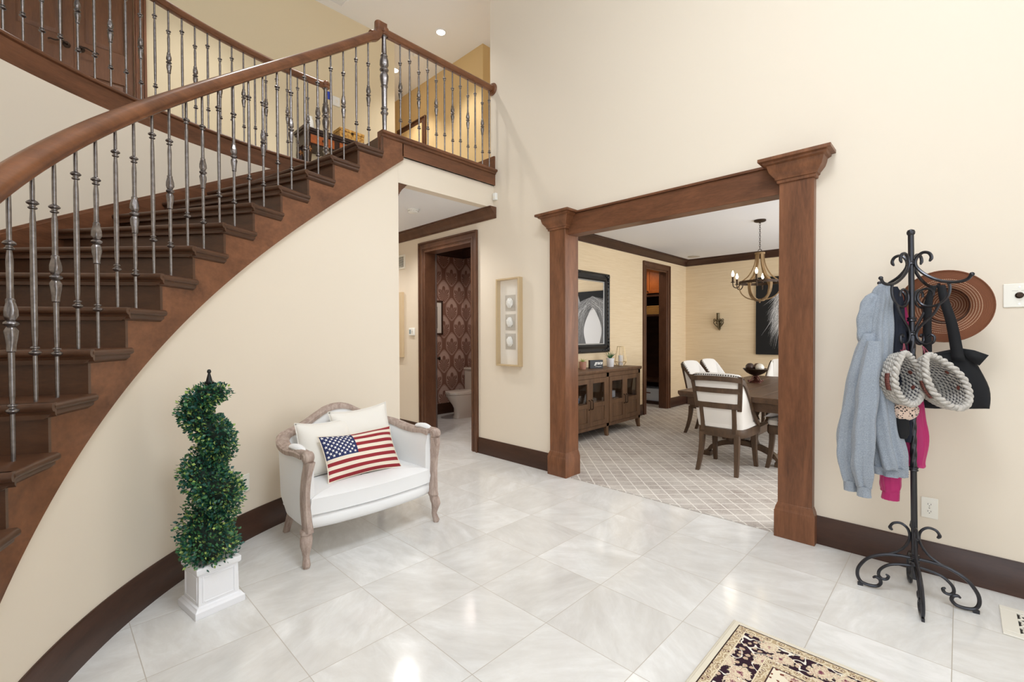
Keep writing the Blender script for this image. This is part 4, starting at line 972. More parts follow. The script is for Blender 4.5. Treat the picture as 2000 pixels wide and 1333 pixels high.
# rope baskets
k = NT('cotton_rope'); n = k.noise(k.coord(), 60, 3, .6); k.base(k.ramp(n, [(.2, rgb(142, 136, 128)), (.65, rgb(200, 194, 186))])); k.set(Roughness=.9, Sheen_Weight=.2); M['rope'] = k.m
M['leather'] = plain('red_brown_leather', rgb(112, 60, 50), .5); M['strapred'] = plain('wine_leather', rgb(120, 52, 66), .5)
def basket(lab, c, nrm, up_roll, rim=(.092, .135), dep=.14):
    o = thing('rope_basket', lab, 'basket', c, 0, 'rope baskets on the coat rack')
    zax = V(nrm).normalized(); up = V((0, 0, 1)); y = (up-zax*up.dot(zax)).normalized(); y = Matrix.Rotation(up_roll, 3, zax) @ y; x = y.cross(zax)
    R_ = Matrix((x, y, zax)).transposed().to_4x4()
    o.matrix_world = Matrix.Translation(c) @ R_
    def tear(a): return 1-.42*max(0, (sin(a)+.25)/1.25)**1.6
    NR = 9
    def ringpt(a, t, off=0):
        s_ = (1-.50*t**2.4); return V(((rim[0]*tear(a)-.006+off)*s_*cos(a), (rim[1]-.006+off)*s_*sin(a), -dep*t))
    mb = MB()
    for j in range(NR):
        t = (j+.8)/NR; nt_ = 17
        for ph in (0, pi):
            pts = []
            for i in range(171):
                a = 2*pi*i/170; b = nt_*a+ph+j*1.3; q = ringpt(a, t, .0052*cos(b)); pts.append(q+V((0, 0, .0056*sin(b))))
            mb.tube(pts, .0066, 6)
    for rr in (.82, .62, .42, .2):
        for ph in (0, pi):
            pts = []
            for i in range(91):
                a = 2*pi*i/90; b = 9*a+ph; q = ringpt(a, .97); pts.append(V((q.x*rr, q.y*rr, q.z-.004+.004*sin(b)))*1.0)
            mb.tube(pts, .0085, 6)
    mb.build('rope_weave', M['rope'], o, angle=180)
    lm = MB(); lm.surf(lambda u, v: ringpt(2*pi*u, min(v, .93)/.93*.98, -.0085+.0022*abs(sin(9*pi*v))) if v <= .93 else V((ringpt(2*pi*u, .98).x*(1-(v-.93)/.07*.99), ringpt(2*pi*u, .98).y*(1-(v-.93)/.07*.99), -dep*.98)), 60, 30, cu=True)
    lm.build('shade_layer', plain('basket_inner_shade', rgb(74, 73, 80), .95), o, angle=180)  # dark layer added inside the ropes as the basket's inner shade
    mb = MB(); nt = 15
    for ph in (0, pi):
        pts = []
        for i in range(221):
            a = 2*pi*i/220; b = nt*a+ph; pts.append(((rim[0]*tear(a)-.004+.0075*cos(b))*cos(a), (rim[1]-.004+.0075*cos(b))*sin(a), .006+.0075*sin(b)))
        mb.tube(pts, .0088, 8)
    mb.build('braided_rim', M['rope'], o, angle=180)
    mb = MB(); pts = [((rim[0]*tear(a)+.010)*cos(a), (rim[1]+.010)*sin(a)) for a in [pi+.12+(-.62)*i/8+.25 for i in range(9)]]
    for i in range(8):
        (xa, ya), (xb, yb) = pts[i], pts[i+1]; mb.add([(xa, ya, -.012), (xb, yb, -.012), (xb*.965, yb*.965, -.038), (xa*.965, ya*.965, -.038)], [(0, 1, 2, 3)])
    mb.build('leather_tab', M['leather'], o, solid=.004)
    mb = MB()
    for a in (-.45, .25): mb.lathe([(.010, 0), (.010, .003), (.004, .005)], 14, Matrix.Translation(((rim[0]*tear(a)-.018)*cos(a), (rim[1]-.018)*sin(a), -.03)) @ Matrix.Rotation(a, 4, 'Z') @ Matrix.Rotation(-pi/2, 4, 'Y'))
    mb.build('rivet', M['leather'], o)
    mb = MB(); lp = [(-.006, rim[1]-.012, -.02), (-.009, rim[1]+.005, .004), (-.004, rim[1]+.032, .010), (0, rim[1]+.042, .008), (.004, rim[1]+.032, .006), (.009, rim[1]+.005, .0), (.006, rim[1]+.012, -.02)]
    mb.tube(spline(lp, 6), .0034, 6); mb.build('hanging_loop', M['strapred'], o)
    return o
rv = V((.998, .05, 0)); tc_ = V((.05, -.998, 0))
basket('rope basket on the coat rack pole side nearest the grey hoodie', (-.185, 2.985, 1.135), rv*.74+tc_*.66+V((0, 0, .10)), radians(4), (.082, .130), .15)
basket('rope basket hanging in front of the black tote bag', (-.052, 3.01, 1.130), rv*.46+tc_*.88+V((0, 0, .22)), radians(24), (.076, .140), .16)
k = NT('leopard_plush'); v = k.n('ShaderNodeTexVoronoi'); v.inputs['Scale'].default_value = 95; k.t.links.new(k.coord(), v.inputs['Vector'])
k.base(k.ramp(k.math('ADD', v.outputs['Distance'], k.math('MULTIPLY', k.noise(k.coord(), 70), .35)), [(0, rgb(34, 22, 20)), (.5, rgb(34, 22, 20)), (.56, rgb(222, 196, 178))])); k.set(Roughness=.95, Sheen_Weight=.4)
lp = thing('leopard_hat', 'leopard print plush hat hanging below the left rope basket', 'hat', (-.205, 3.055, .97))
def lf_(u, v):
    a = 2*pi*u; b = pi*v; r = 1+.08*sin(6*a)*sin(b)+.03*sin(13*a+3*b); return V((.058*r*sin(b)*cos(a), .05*r*sin(b)*sin(a), .0+.058*cos(b)*(1 if b < pi/2 else .95)))
MB().surf(lf_, 48, 24, cu=True).build('crown', k.m, lp, angle=180)
def ls(u, v):
    a = 2*pi*u; b = 2*pi*v; r = .009*(1+.2*sin(9*a)); return V(((.040+r*cos(b))*cos(a), (.036+r*cos(b))*sin(a), .052+r*sin(b)))
MB().surf(ls, 48, 10, True, True).build('gathered_band', k.m, lp, angle=180)
# ================================================================== dining room
M['oak'] = wood('aged_oak', rgb(62, 47, 35), rgb(98, 76, 57), .42, (1.5, 1.5, .4), 6)
M['oak_y'] = wood('aged_oak_planks', rgb(66, 47, 34), rgb(100, 75, 54), .35, (3, .4, 3), 5)
M['cab'] = wood('sideboard_wood', rgb(78, 56, 40), rgb(116, 86, 62), .42, (3, 3, .5), 5)
M['chairwhite'] = plain('chair_linen', rgb(226, 222, 216), .9, bump=(300, .1, .001), sheen=.2)
M['nail'] = plain('bronze_nailhead', rgb(46, 38, 32), .35, .8)
M['bulb'] = emis('flame_bulb', (1, .78, .45, 1), 30)

# ---- sideboard
XF = -3.36
sd = thing('sideboard', 'long wooden sideboard with four glass topped doors under the mirror', 'sideboard', (-3.57, 5.265, 0))
y0, y1 = 4.40, 6.13
mb = MB().box(-3.765, XF-.02, y0, y0+.022, .13, .85).box(-3.765, XF-.02, y1-.022, y1, .13, .85).box(-3.765, -3.75, y0, y1, .13, .85).box(-3.765, XF-.02, y0, y1, .13, .16).box(-3.765, XF-.02, y0, y1, .82, .85).box(-3.76, XF-.05, y0, y1, .455, .475).box(-3.765, XF-.02, 5.255, 5.275, .13, .85)
mb.box(XF-.02, XF, y0, y0+.05, .13, .85).box(XF-.02, XF, y1-.05, y1, .13, .85).box(XF-.02, XF, 5.235, 5.295, .13, .85).box(XF-.02, XF, y0, y1, .79, .85).box(XF-.02, XF, y0, y1, .13, .175)
mb.build('carcass', M['cab'], sd, world=True, bevel=.002)
mb = MB(); P_ = [(0, 0), (.018, 0), (.024, .006), (.026, .014), (.024, .024), (.018, .028), (0, .028)]
mb.box(-3.768, XF+.018, y0-.022, y1+.022, .862, .89)
mb.loft([[V((-3.768, y0-e, z)), V((XF+e, y0-e, z)), V((XF+e, y1+e, z)), V((-3.768, y1+e, z))] for e, z in ((.002, .845), (.014, .85), (.018, .862))])
mb.build('top', M['cab'], sd, world=True, bevel=.005, seg=3)
def saber(mb, x, y, dx, dy, h, w=.05, w2=.034, flare=.05):
    rings = []
    for t in (0, .25, .5, .75, 1):
        z = h*(1-t); e = flare*t*t; ww = w+(w2-w)*t
        rings.append([V((x+dx*e+a*ww/2, y+dy*e+b*ww/2, z)) for a, b in ((-1, -1), (1, -1), (1, 1), (-1, 1))])
    return mb.loft(rings)
for x, y, dx, dy in ((XF-.03, y1-.03, .5, .5), (XF-.03, y0+.03, .5, -.5), (-3.74, y1-.03, 0, .5), (-3.74, y0+.03, 0, -.5), (XF-.03, 5.265, .4, 0)):
    saber(MB(), x, y, dx, dy, .14, .055, .04, .03).build('leg', M['cab'], sd, world=True, bevel=.003)
for i, (a, b) in enumerate(((4.455, 4.842), (4.846, 5.232), (5.298, 5.688), (5.692, 6.078))):
    mb = MB(); w = .06; zl, zm0, zm1, zh = .178, .42, .475, .788
    mb.box(XF-.012, XF+.010, a, a+w, zl, zh).box(XF-.012, XF+.010, b-w, b, zl, zh)
    for c, d in ((zl, zl+.06), (zm0, zm1), (zh-.06, zh)): mb.box(XF-.012, XF+.0095, a+w, b-w, c, d)
    mb.box(XF-.010, XF+.002, a+w, b-w, zl+.06, zm0)
    dj = mb.build('door', M['cab'], sd, world=True, bevel=.003)
    m = MB().box(XF-.004, XF-.002, a+w, b-w, zm1, zh-.06); g = m.build('glass_pane', M['glass'], sd, world=True); g.parent = dj; g.location = (0, 0, 0)
    hy = b-.028 if i % 2 == 0 else a+.028
    m = MB().tube(spline([(XF+.008, hy, .40), (XF+.034, hy, .41), (XF+.036, hy, .46), (XF+.034, hy, .51), (XF+.008, hy, .52)], 5), .0055, 8)
    m.ball((XF+.012, hy, .40), .008, 6).ball((XF+.012, hy, .52), .008, 6)
    h = m.build('handle', M['bronze'], sd, world=True); h.parent = dj; h.location = (0, 0, 0)
M['china'] = plain('white_china', rgb(230, 230, 232), .25); M['bluechina'] = plain('blue_china', rgb(150, 170, 190), .25)
def dishes(y, n, r, lab, mat_, z=.475):
    for i in range(n):
        o = MB().lathe([(r*.55, 0), (r*.6, .004), (r*.95, .014), (r, .018), (r*.97, .018), (r*.55, .007)], 28).build('plate', mat_, None); o.location = (-3.53, y, z+i*.010)
        tag(o, lab, 'plate', lab+' group')
dishes(5.50, 9, .12, 'white plate in the stack behind the sideboard glass', M['china'])
dishes(4.66, 6, .12, 'pale blue plate in the stack behind the sideboard glass', M['bluechina'])
o = thing('jar', 'small white jar behind the second sideboard door', 'jar', (-3.45, 4.93, .475))
MB().lathe([(.03, 0), (.036, .004), (.036, .09), (.028, .105), (.028, .11)], 22).build('body', M['china'], o); MB().lathe([(.03, .11), (.03, .125), (.01, .13)], 22).build('lid', M['chrome'], o)

# ---- mirror
my0, my1, mz0, mz1 = 5.02, 5.978, 1.085, 2.262
mr = thing('mirror', 'large black carved frame mirror above the sideboard', 'mirror', (XL+.001, (my0+my1)/2, mz0))
mb = MB(); prof = [(0, 0), (.010, .034), (.022, .044), (.032, .034), (.05, .026), (.07, .030), (.09, .042), (.105, .040), (.118, .018), (.126, .010), (.126, 0)]
for u, v in prof: pass
rings = []
for yy, zz, sy, sz in ((my0, mz0, 1, 1), (my1, mz0, -1, 1), (my1, mz1, -1, -1), (my0, mz1, 1, -1), (my0, mz0, 1, 1)):
    rings.append([V((XL+v+.001, yy+sy*u, zz+sz*u)) for u, v in prof])
mb.loft(rings, True, False)
for yy, zz, sy, sz in ((my0, mz0, 1, 1), (my1, mz0, -1, 1), (my1, mz1, -1, -1), (my0, mz1, 1, -1)):
    for a, b, r in ((.05, .05, .034), (.10, .035, .022), (.15, .03, .018), (.20, .03, .014), (.035, .10, .022), (.03, .15, .018), (.03, .20, .014)):
        mb.ball((XL+.036, yy+sy*a, zz+sz*b), r, 7, None, (.7, 1, 1))
for t in range(12):
    for yy, s in ((my0+.05, 1), (my1-.05, -1)): mb.ball((XL+.03, yy, mz0+.26+t*.0595), .013, 5)
mb.build('frame', plain('black_gesso', rgb(24, 24, 25), .4), mr, world=True, angle=50)
MB().box(XL+.006, XL+.012, my0+.118, my1-.118, mz0+.118, mz1-.118).build('mirror_glass', M['mirror'], mr, world=True)
mb = MB()
i0 = [V((XL+.0125, yy+sy*.124, zz+sz*.124)) for yy, zz, sy, sz in ((my0, mz0, 1, 1), (my1, mz0, -1, 1), (my1, mz1, -1, -1), (my0, mz1, 1, -1))]
rings = [[q+V((d, (1 if q.y < 5.5 else -1)*e, (1 if q.z < 1.6 else -1)*e)) for d, e in ((0, 0), (.003, 0), (.003, .012), (0, .016))] for q in i0+[i0[0]]]
mb.loft(rings, True, False).build('silver_slip', plain('silver_leaf', rgb(170, 170, 168), .35, .6), mr, world=True)

# ---- things on the sideboard
sg = thing('word_sign', 'small black block sign with white lettering on the sideboard', 'sign', (-3.575, 5.30, .89), radians(68))
MB().box(-.105, .105, -.022, .022, 0, .115).build('block', M['black'], sg, bevel=.002)
cu = bpy.data.curves.new('lettering', 'FONT'); cu.body = 'grace'; cu.size = .066; cu.extrude = .0006; cu.shear = .35; cu.align_x = 'CENTER'; cu.offset = .0016; cu.space_character = .88
tmp = bpy.data.objects.new('tmp', cu); COL.objects.link(tmp); bpy.context.view_layer.update(); me_ = bpy.data.meshes.new_from_object(tmp.evaluated_get(bpy.context.evaluated_depsgraph_get())); bpy.data.objects.remove(tmp); me_.materials.append(M['white']); o = bpy.data.objects.new('lettering', me_); COL.objects.link(o); o.parent = sg; o.location = (.028, -.0232, .055); o.rotation_euler = (pi/2, 0, 0)
MB().tube(spline([(-.02, -.0226, .024), (.0, -.0226, .028), (.03, -.0226, .023), (.075, -.0226, .027)], 5), .0022, 6).build('underline', M['white'], sg)
def potted(loc, lab, potmat, r, h, leaf, nl, L, cat='potted plant'):
    o = thing('potted_plant', lab, cat, loc)
    MB().lathe([(r*.82, 0), (r*.86, .004), (r, h-.004), (r, h), (r*.92, h), (r*.9, h-.02), (.002, h-.02)], 30, caps=False).build('pot', potmat, o)
    rn = random.Random(int(L*1000)); mb = MB()
    for i in range(nl):
        a = 2*pi*i/nl*2.4; out = rn.uniform(.35, 1.0); ll = L*rn.uniform(.7, 1.1); pts = []
        for t in (0, .35, .7, 1): pts.append((cos(a)*out*ll*t*.8, sin(a)*out*ll*t*.8, h-.02+ll*(t-.45*out*t*t)))
        c = spline(pts, 4); n_ = len(c); mb.tube(c, [max(.0008, .007*(1-(k/(n_-1))**1.6)) for k in range(n_)], 6, flat=.35)
    mb.build('leaves', leaf, o); return o
potted((-3.60, 5.705, .89), 'spiky green plant in a white pot on the sideboard', M['china'], .056, .125, M['leaf2'], 22, .15)
potted((-3.62, 5.06, .89), 'small green succulent in a clay pot by the left column', plain('clay_pot', rgb(176, 130, 112), .8), .05, .10, M['leaf3'], 16, .09)
ln_ = thing('wire_lantern', 'gilded wire lantern on the end of the sideboard', 'lantern', (-3.60, 5.985, .89))
M['gwire'] = plain('pale_gold_wire', rgb(196, 172, 128), .35, .6); mb = MB(); N_ = 8
lv = [(.05, .285), (.09, .06), (.05, .003)]
for r, z in lv:
    mb.tube([(r*cos(2*pi*i/N_), r*sin(2*pi*i/N_), z) for i in range(N_+1)], .0034, 6)
for i in range(N_):
    a = 2*pi*i/N_
    for (ra, za), (rb, zb) in zip(lv[:-1], lv[1:]): mb.tube([(ra*cos(a), ra*sin(a), za), (rb*cos(a), rb*sin(a), zb)], .0032, 6)
mb.build('wire_cage', M['gwire'], ln_)
MB().lathe([(.048, .002), (.048, .006)], 8).build('base_plate', M['gwire'], ln_)
o = thing('pillar_candle', 'white pillar candle standing inside the wire lantern', 'candle', (-3.60, 5.985, .896))
MB().lathe([(.032, 0), (.034, .003), (.034, .145), (.03, .15), (.006, .145)], 22).build('wax', M['china'], o); MB().tube([(0, 0, .14), (.001, 0, .16)], .0012, 6).build('wick', M['black'], o)

# ---- dining table
tx0, tx1, ty0, ty1 = -2.14, -1.06, 4.70, 7.15
tbl = thing('dining_table', 'long rustic wooden trestle dining table', 'dining table', ((tx0+tx1)/2, (ty0+ty1)/2, 0))
mb = MB()
for i, (a, b) in enumerate(((tx0+.06, -1.84), (-1.84, -1.6), (-1.6, -1.36), (-1.36, tx1-.06))): mb.box(a+.001, b-.001, ty0+.13, ty1-.13, .725, .76)
mb.box(tx0, tx0+.06, ty0+.13, ty1-.13, .725, .76).box(tx1-.06, tx1, ty0+.13, ty1-.13, .725, .76).box(tx0, tx1, ty0, ty0+.13, .725, .76).box(tx0, tx1, ty1-.13, ty1, .725, .76)
mb.loft([[V((tx0+e, ty0+e, z)), V((tx1-e, ty0+e, z)), V((tx1-e, ty1-e, z)), V((tx0+e, ty1-e, z))] for e, z in ((.03, .70), (.012, .705), (.008, .715), (0, .727))])
mb.build('tabletop', M['oak_y'], tbl, world=True, bevel=.006, seg=3)
MB().box(tx0+.07, tx1-.07, ty0+.09, ty1-.09, .61, .705).build('apron', M['oak_y'], tbl, world=True, bevel=.004)
for yy in (5.22, 6.62):
    mb = MB(); rings = []
    for t in [i/16 for i in range(17)]:
        x = -.37+.74*t; z = .17*sin(pi*t)**.55; w = .036
        rings.append([V((-1.66+x, yy+a, max(z+b, 0))) for a, b in ((-w, 0), (w, 0), (w, .055), (-w, .055))])
    mb.loft(rings); mb.box(-2.06, -1.98, yy-.045, yy+.045, 0, .05).box(-1.34, -1.26, yy-.045, yy+.045, 0, .05)
    for x in (-1.78, -1.54): mb.lathe([(.045, .19), (.05, .21), (.034, .25), (.042, .40), (.05, .46), (.036, .5), (.05, .54), (.05, .62)], 20, Matrix.Translation((x, yy, 0)))
    mb.box(-2.02, -1.30, yy-.05, yy+.05, .56, .62)
    mb.build('trestle', M['oak'], tbl, world=True, bevel=.003)
MB().box(-1.69, -1.63, 5.2, 6.64, .20, .29).build('stretcher', M['oak'], tbl, world=True, bevel=.004)

# ---- dining chairs (front faces local +y)
def make_chair(label, loc, rz):
    o = thing('dining_chair', label, 'dining chair', loc, rz, 'linen dining chairs around the table')
    hp = [(-.245, .16, .515), (-.250, .08, .56), (-.250, -.02, .66), (-.247, -.10, .80), (-.238, -.17, .915), (-.225, -.215, .965), (-.17, -.245, .98), (-.08, -.258, .985), (0, -.262, .986)]
    P = spline([V(q) for q in hp]+[V((-x, y, z)) for x, y, z in reversed(hp[:-1])], 4); rings = []; fr = []; nails = []
    for i, q in enumerate(P):
        a, b = P[max(i-1, 0)], P[min(i+1, len(P)-1)]; d = V((b.x-a.x, b.y-a.y, 0)).normalized(); n = V((d.y, -d.x, 0))
        if n.dot(V((q.x, q.y+.02, 0))) < 0: n = -n
        bx = lambda z: V((q.x*.90, q.y*(.80 if q.y < 0 else 1)+.0, z))
        zl = .44
        leanb = lambda z: V((0, -.05*(max(0, z-.5)/.48)**1.2, 0))
        top = V((q.x, q.y, q.z))
        rings.append([bx(zl), bx(.52).lerp(V((q.x, q.y, .52)), .3)+n*.004, V((q.x, q.y, q.z-.03)) + leanb(q.z)+n*.006, top+leanb(q.z)-n*.012, V((q.x, q.y, q.z-.02))+leanb(q.z)-n*.038, bx(.56)-n*.045, bx(.46)-n*.045])
        edge = V((q.x, q.y, q.z-.052))+leanb(q.z)+n*.008
        fr.append([edge+n*u+V((0, 0, v)) for u, v in ((-.006, -.026), (.012, -.026), (.014, 0), (.012, .022), (-.006, .022))])
        nails.append(V((q.x, q.y, q.z-.018))+leanb(q.z)+n*.009)
    MB().loft(rings).build('backrest', M['chairwhite'], o, angle=70)
    MB().loft(fr).build('back_frame', M['oak'], o, angle=50)
    def backpt(x, z):                             # point on the outer back surface
        t = min(1, max(0, (z-.44)/.5)); return V((x, -.262*(.80+.2*t)+.035*(x/.22)**2-.05*(max(0, z-.5)/.48)**1.2-.008, z))
    mb = MB()
    for z, h in ((.815, .05), (.665, .055)):
        for hh in (0,):
            rr = []
            for k in range(13):
                x = (-.218+.436*k/12)*(.93+.07*(z-.44)/.5); q = backpt(x, z-.012*cos(pi*k/12-pi/2)*0)
                rr.append([q+V((0, -.014, -h/2)), q+V((0, -.014, h/2)), q+V((0, .01, h/2)), q+V((0, .01, -h/2))])
            mb.loft(rr)
    for x in (-.155, .155):
        rr = [[backpt(x*(.95+.05*(z-.4)/.25), z)+V((a, b, 0)) for a, b in ((-.02, -.014), (.02, -.014), (.02, .01), (-.02, .01))] for z in (.40, .5, .58, .645)]
        mb.loft(rr)
    for x in (-1, 1):
        rr = [[backpt(x*(.175+.05*(z-.4)/.55), z)+V((x*a, b, 0)) for a, b in ((-.014, -.016), (.022, -.012), (.022, .012), (-.014, .012))] for z in (.62, .72, .82, .9, .955)]
        mb.loft(rr)
    mb.build('back_slats', M['oak'], o, bevel=.003)
    mb = MB()
    acc = 0
    for i in range(1, len(nails)):
        a, b = nails[i-1], nails[i]; L = (b-a).length; n_ = max(1, int(L/.024))
        for k in range(n_): mb.ball(tuple(a.lerp(b, k/n_)), .0068, 4)
    mb.build('nailheads', M['nail'], o)
    seat = [(-.23, .26), (-.12, .285), (0, .29), (.12, .285), (.23, .26), (.245, .2), (.235, -.05), (.20, -.17), (.12, -.215), (0, -.225), (-.12, -.215), (-.20, -.17), (-.235, -.05), (-.245, .2)]
    so = [(q.x, q.y) for q in spline([V((x, y, 0)) for x, y in seat], 3, True)]
    MB().loft([[V((x*e, y*e, z)) for x, y in so] for e, z in ((.98, .355), (1.0, .365), (1.0, .43), (.98, .44))]).build('seat_frame', M['oak'], o, angle=50)
    cushion(MB(), [(x*.97, y*.97) for x, y in so], .44, .50, .022).build('seat_cushion', M['chairwhite'], o, angle=70)
    for x, y, dx, dy in ((-.165, -.18, -.25, -1), (.165, -.18, .25, -1), (-.195, .225, -.1, .6), (.195, .225, .1, .6)):
        saber(MB(), x, y, dx, dy, .38, .052, .036, .075).build('leg', M['oak'], o, bevel=.004)
    return o
CH = [((-1.685, 4.815, 0), 0, 'linen dining chair with its slatted back to the foyer at the table end'),
      ((-2.44, 6.34, 0), radians(-90), 'left of the two linen chairs along the far side of the table'),
      ((-2.44, 6.98, 0), radians(-90), 'right of the two linen chairs along the far side of the table'),
      ((-1.12, 5.32, 0), radians(90), 'linen dining chair with a throw pillow, half hidden by the right column'),
      ((-1.80, 7.40, 0), radians(180), 'tufted white chair at the far table head by the horse canvas')]
first = make_chair(CH[0][2], CH[0][0], CH[0][1]); kids()
for loc, rz, lab in CH[1:]:
    c = copy_tree(first); c.location = loc; c.rotation_euler = (0, 0, rz); c['label'] = lab
pillow('throw_pillow', 'small grey patterned pillow lying on the chair half hidden by the right column', 'pillow', .30, .28, .10, [plain('grey_print', rgb(198, 196, 198), .9)], (-1.30, 5.24, .60), prot(radians(-90), radians(55), 0))

# ---- pedestal bowl and spheres
bw = thing('pedestal_bowl', 'dark bronze pedestal bowl on the dining table', 'bowl', (-1.79, 6.1, .76))
mb = MB().lathe([(.012, .075), (.02, .085), (.05, .094), (.10, .122), (.132, .158), (.142, .166), (.140, .172), (.128, .166), (.09, .135), (.04, .112), (.002, .108)], 36, caps=False); mb.build('dish', M['bronze'], bw, angle=60)
mb = MB().lathe([(.02, .09), (.016, .075), (.026, .062), (.018, .05), (.03, .035), (.055, .02), (.07, .012), (.07, .002)], 28)
for i in range(4):
    a = pi/4+i*pi/2; mb.tube(spline([(.018*cos(a), .018*sin(a), .09), (.04*cos(a), .04*sin(a), .06), (.052*cos(a), .052*sin(a), .035), (.082*cos(a), .082*sin(a), .014), (.09*cos(a), .09*sin(a), .028), (.08*cos(a), .08*sin(a), .032)], 5), .007, 8)
mb.build('pedestal', plain('red_bronze', rgb(92, 52, 42), .3, .6), bw, angle=60)
for (x, y, z, r), m_, lab in (((-.055, -.03, .19, .05), plain('mosaic_dark', rgb(66, 50, 44), .25, .4, bump=(60, .6)), 'dark mosaic ball at the left in the bronze bowl'), ((.055, -.03, .188, .05), plain('pearl_ball', rgb(214, 208, 196), .15, .2), 'pearl white ball at the right in the bronze bowl'), ((.0, .06, .19, .045), plain('brown_ball', rgb(94, 66, 50), .3, .3), 'brown ball at the back of the bronze bowl')):
    o = MB().ball((0, 0, 0), r, 14).build('decorative_ball', m_, None); o.location = (-1.79+x, 6.1+y, .76+z); tag(o, lab, 'decorative ball', 'balls in the bronze bowl')

# ---- chandelier
M['chw'] = wood('chandelier_wood', rgb(104, 82, 54), rgb(150, 122, 86), .6, (4, 4, 1), 6)
cx_, cy_ = -1.80, 6.28
chd = thing('chandelier', 'wood and iron chandelier with candle bulbs above the dining table', 'chandelier', (cx_, cy_, ZD))
T0 = Matrix.Translation((cx_, cy_, 0))
MB().lathe([(.068, ZD), (.068, ZD-.016), (.055, ZD-.024), (.012, ZD-.028), (.01, ZD-.04)], 28, T0).build('canopy', M['bronze'], chd, world=True)
mb = MB()
zc = ZD-.04; i = 0
while zc > 2.43:
    m = T0 @ Matrix.Translation((0, 0, zc-.014)) @ Matrix.Rotation((i % 2)*pi/2, 4, 'Z')
    mb.tube([m @ V((.008*cos(a), 0, .017*sin(a))) for a in [2*pi*k_/14 for k_ in range(15)]], .0024, 6); zc -= .0265; i += 1
mb.tube([T0 @ V((.02*cos(a), 0, 2.395+.02*sin(a))) for a in [2*pi*k_/18 for k_ in range(19)]], .004, 6)
mb.build('chain', M['bronze'], chd, world=True)
MB().lathe([(.01, 2.378), (.058, 2.374), (.060, 2.362), (.056, 2.352), (.02, 2.35)], 26, T0).lathe([(.02, 1.795), (.058, 1.792), (.062, 1.78), (.05, 1.768), (.012, 1.764), (.006, 1.745)], 26, T0).build('end_discs', M['chw'], chd, world=True)
mb = MB().lathe([(.232, 1.985), (.236, 1.985), (.236, 2.018), (.232, 2.018), (.232, 1.985)], 48, T0, caps=False)
mb.build('iron_band', M['bronze'], chd, world=True)
for i in range(6):
    a = 2*pi*i/6+.3; u = V((cos(a), sin(a), 0)); w = V((-sin(a), cos(a), 0))
    pts = spline([(.046, 2.36, 0), (.05, 2.28, 0), (.072, 2.19, 0), (.125, 2.09, 0), (.19, 2.03, 0), (.226, 1.99, 0), (.232, 1.95, 0), (.205, 1.87, 0), (.14, 1.81, 0), (.05, 1.782, 0)], 5)
    rings = []
    for j, q in enumerate(pts):
        t = (pts[min(j+1, len(pts)-1)]-pts[max(j-1, 0)]).normalized(); nn = u*t.y-V((0, 0, 1))*t.x
        c = V((cx_, cy_, 0))+u*q.x+V((0, 0, q.y)); rings.append([c+nn*.006+w*.016, c+nn*.006-w*.016, c-nn*.006-w*.016, c-nn*.006+w*.016])
    MB().loft(rings).build('rib', M['chw'], chd, world=True)
for i in range(6):
    a = 2*pi*i/6-.35; u = V((cos(a), sin(a), 0)); c = lambda r, z: V((cx_, cy_, 0))+u*r+V((0, 0, z))
    ar = MB().tube(spline([c(.235, 1.995), c(.25, 1.955), (c(.28, 1.935)), c(.315, 1.95), c(.325, 1.985), c(.325, 2.005)], 5), .006, 8).build('arm', M['bronze'], chd, world=True)
    m = Matrix.Translation(c(.325, 0)); mb = MB().lathe([(.006, 2.0), (.024, 2.004), (.026, 2.01), (.012, 2.014), (.0115, 2.075), (.008, 2.078)], 14, m); q = mb.build('candle_sleeve', M['bronze'], chd, world=True); q.parent = ar; q.location = (0, 0, 0)
    mb = MB().lathe([(.006, 2.078), (.012, 2.09), (.0155, 2.105), (.012, 2.125), (.005, 2.143), (.001, 2.152)], 14, m); q = mb.build('flame_bulb', M['bulb'], chd, world=True); q.parent = ar; q.location = (0, 0, 0)

# ---- wall sconce
sc_ = thing('wall_sconce', 'antique bronze candle sconce on the dining back wall', 'wall sconce', (-3.17, YB, 1.56))
M['oldgold'] = plain('antique_bronze', rgb(110, 98, 74), .4, .7, bump=(50, .3))
mb = MB().lathe([(.02, -.12), (.03, -.10), (.022, -.06), (.045, -.02), (.055, .02), (.03, .06), (.02, .08)], 16, Matrix.Translation((0, -.012, 0)) @ Matrix.Scale(.35, 4, (0, 1, 0)))
for s in (-1, 1):
    mb.tube(spline([(0, -.02, -.10), (s*.05, -.05, -.05), (s*.085, -.06, .0), (s*.07, -.06, .04), (s*.035, -.06, .035), (s*.03, -.06, .0), (s*.05, -.06, -.01)], 6), .009, 8)
    mb.tube(spline([(0, -.03, .0), (s*.04, -.06, .05), (s*.075, -.06, .07), (s*.09, -.06, .05), (s*.075, -.06, .04)], 6), .007, 8)
mb.build('backplate', M['oldgold'], sc_, angle=60)
MB().tube(spline([(0, -.01, -.13), (0, -.06, -.10), (0, -.085, -.03), (0, -.085, .04)], 6), .011, 10).lathe([(.02, .03), (.04, .045), (.036, .055), (.022, .06)], 18, Matrix.Translation((0, -.085, 0))).build('arm', M['oldgold'], sc_)
MB().lathe([(.026, .06), (.028, .065), (.028, .17), (.032, .175), (.03, .18), (.02, .178)], 18, Matrix.Translation((0, -.085, 0))).build('candle_cup', M['oldgold'], sc_)

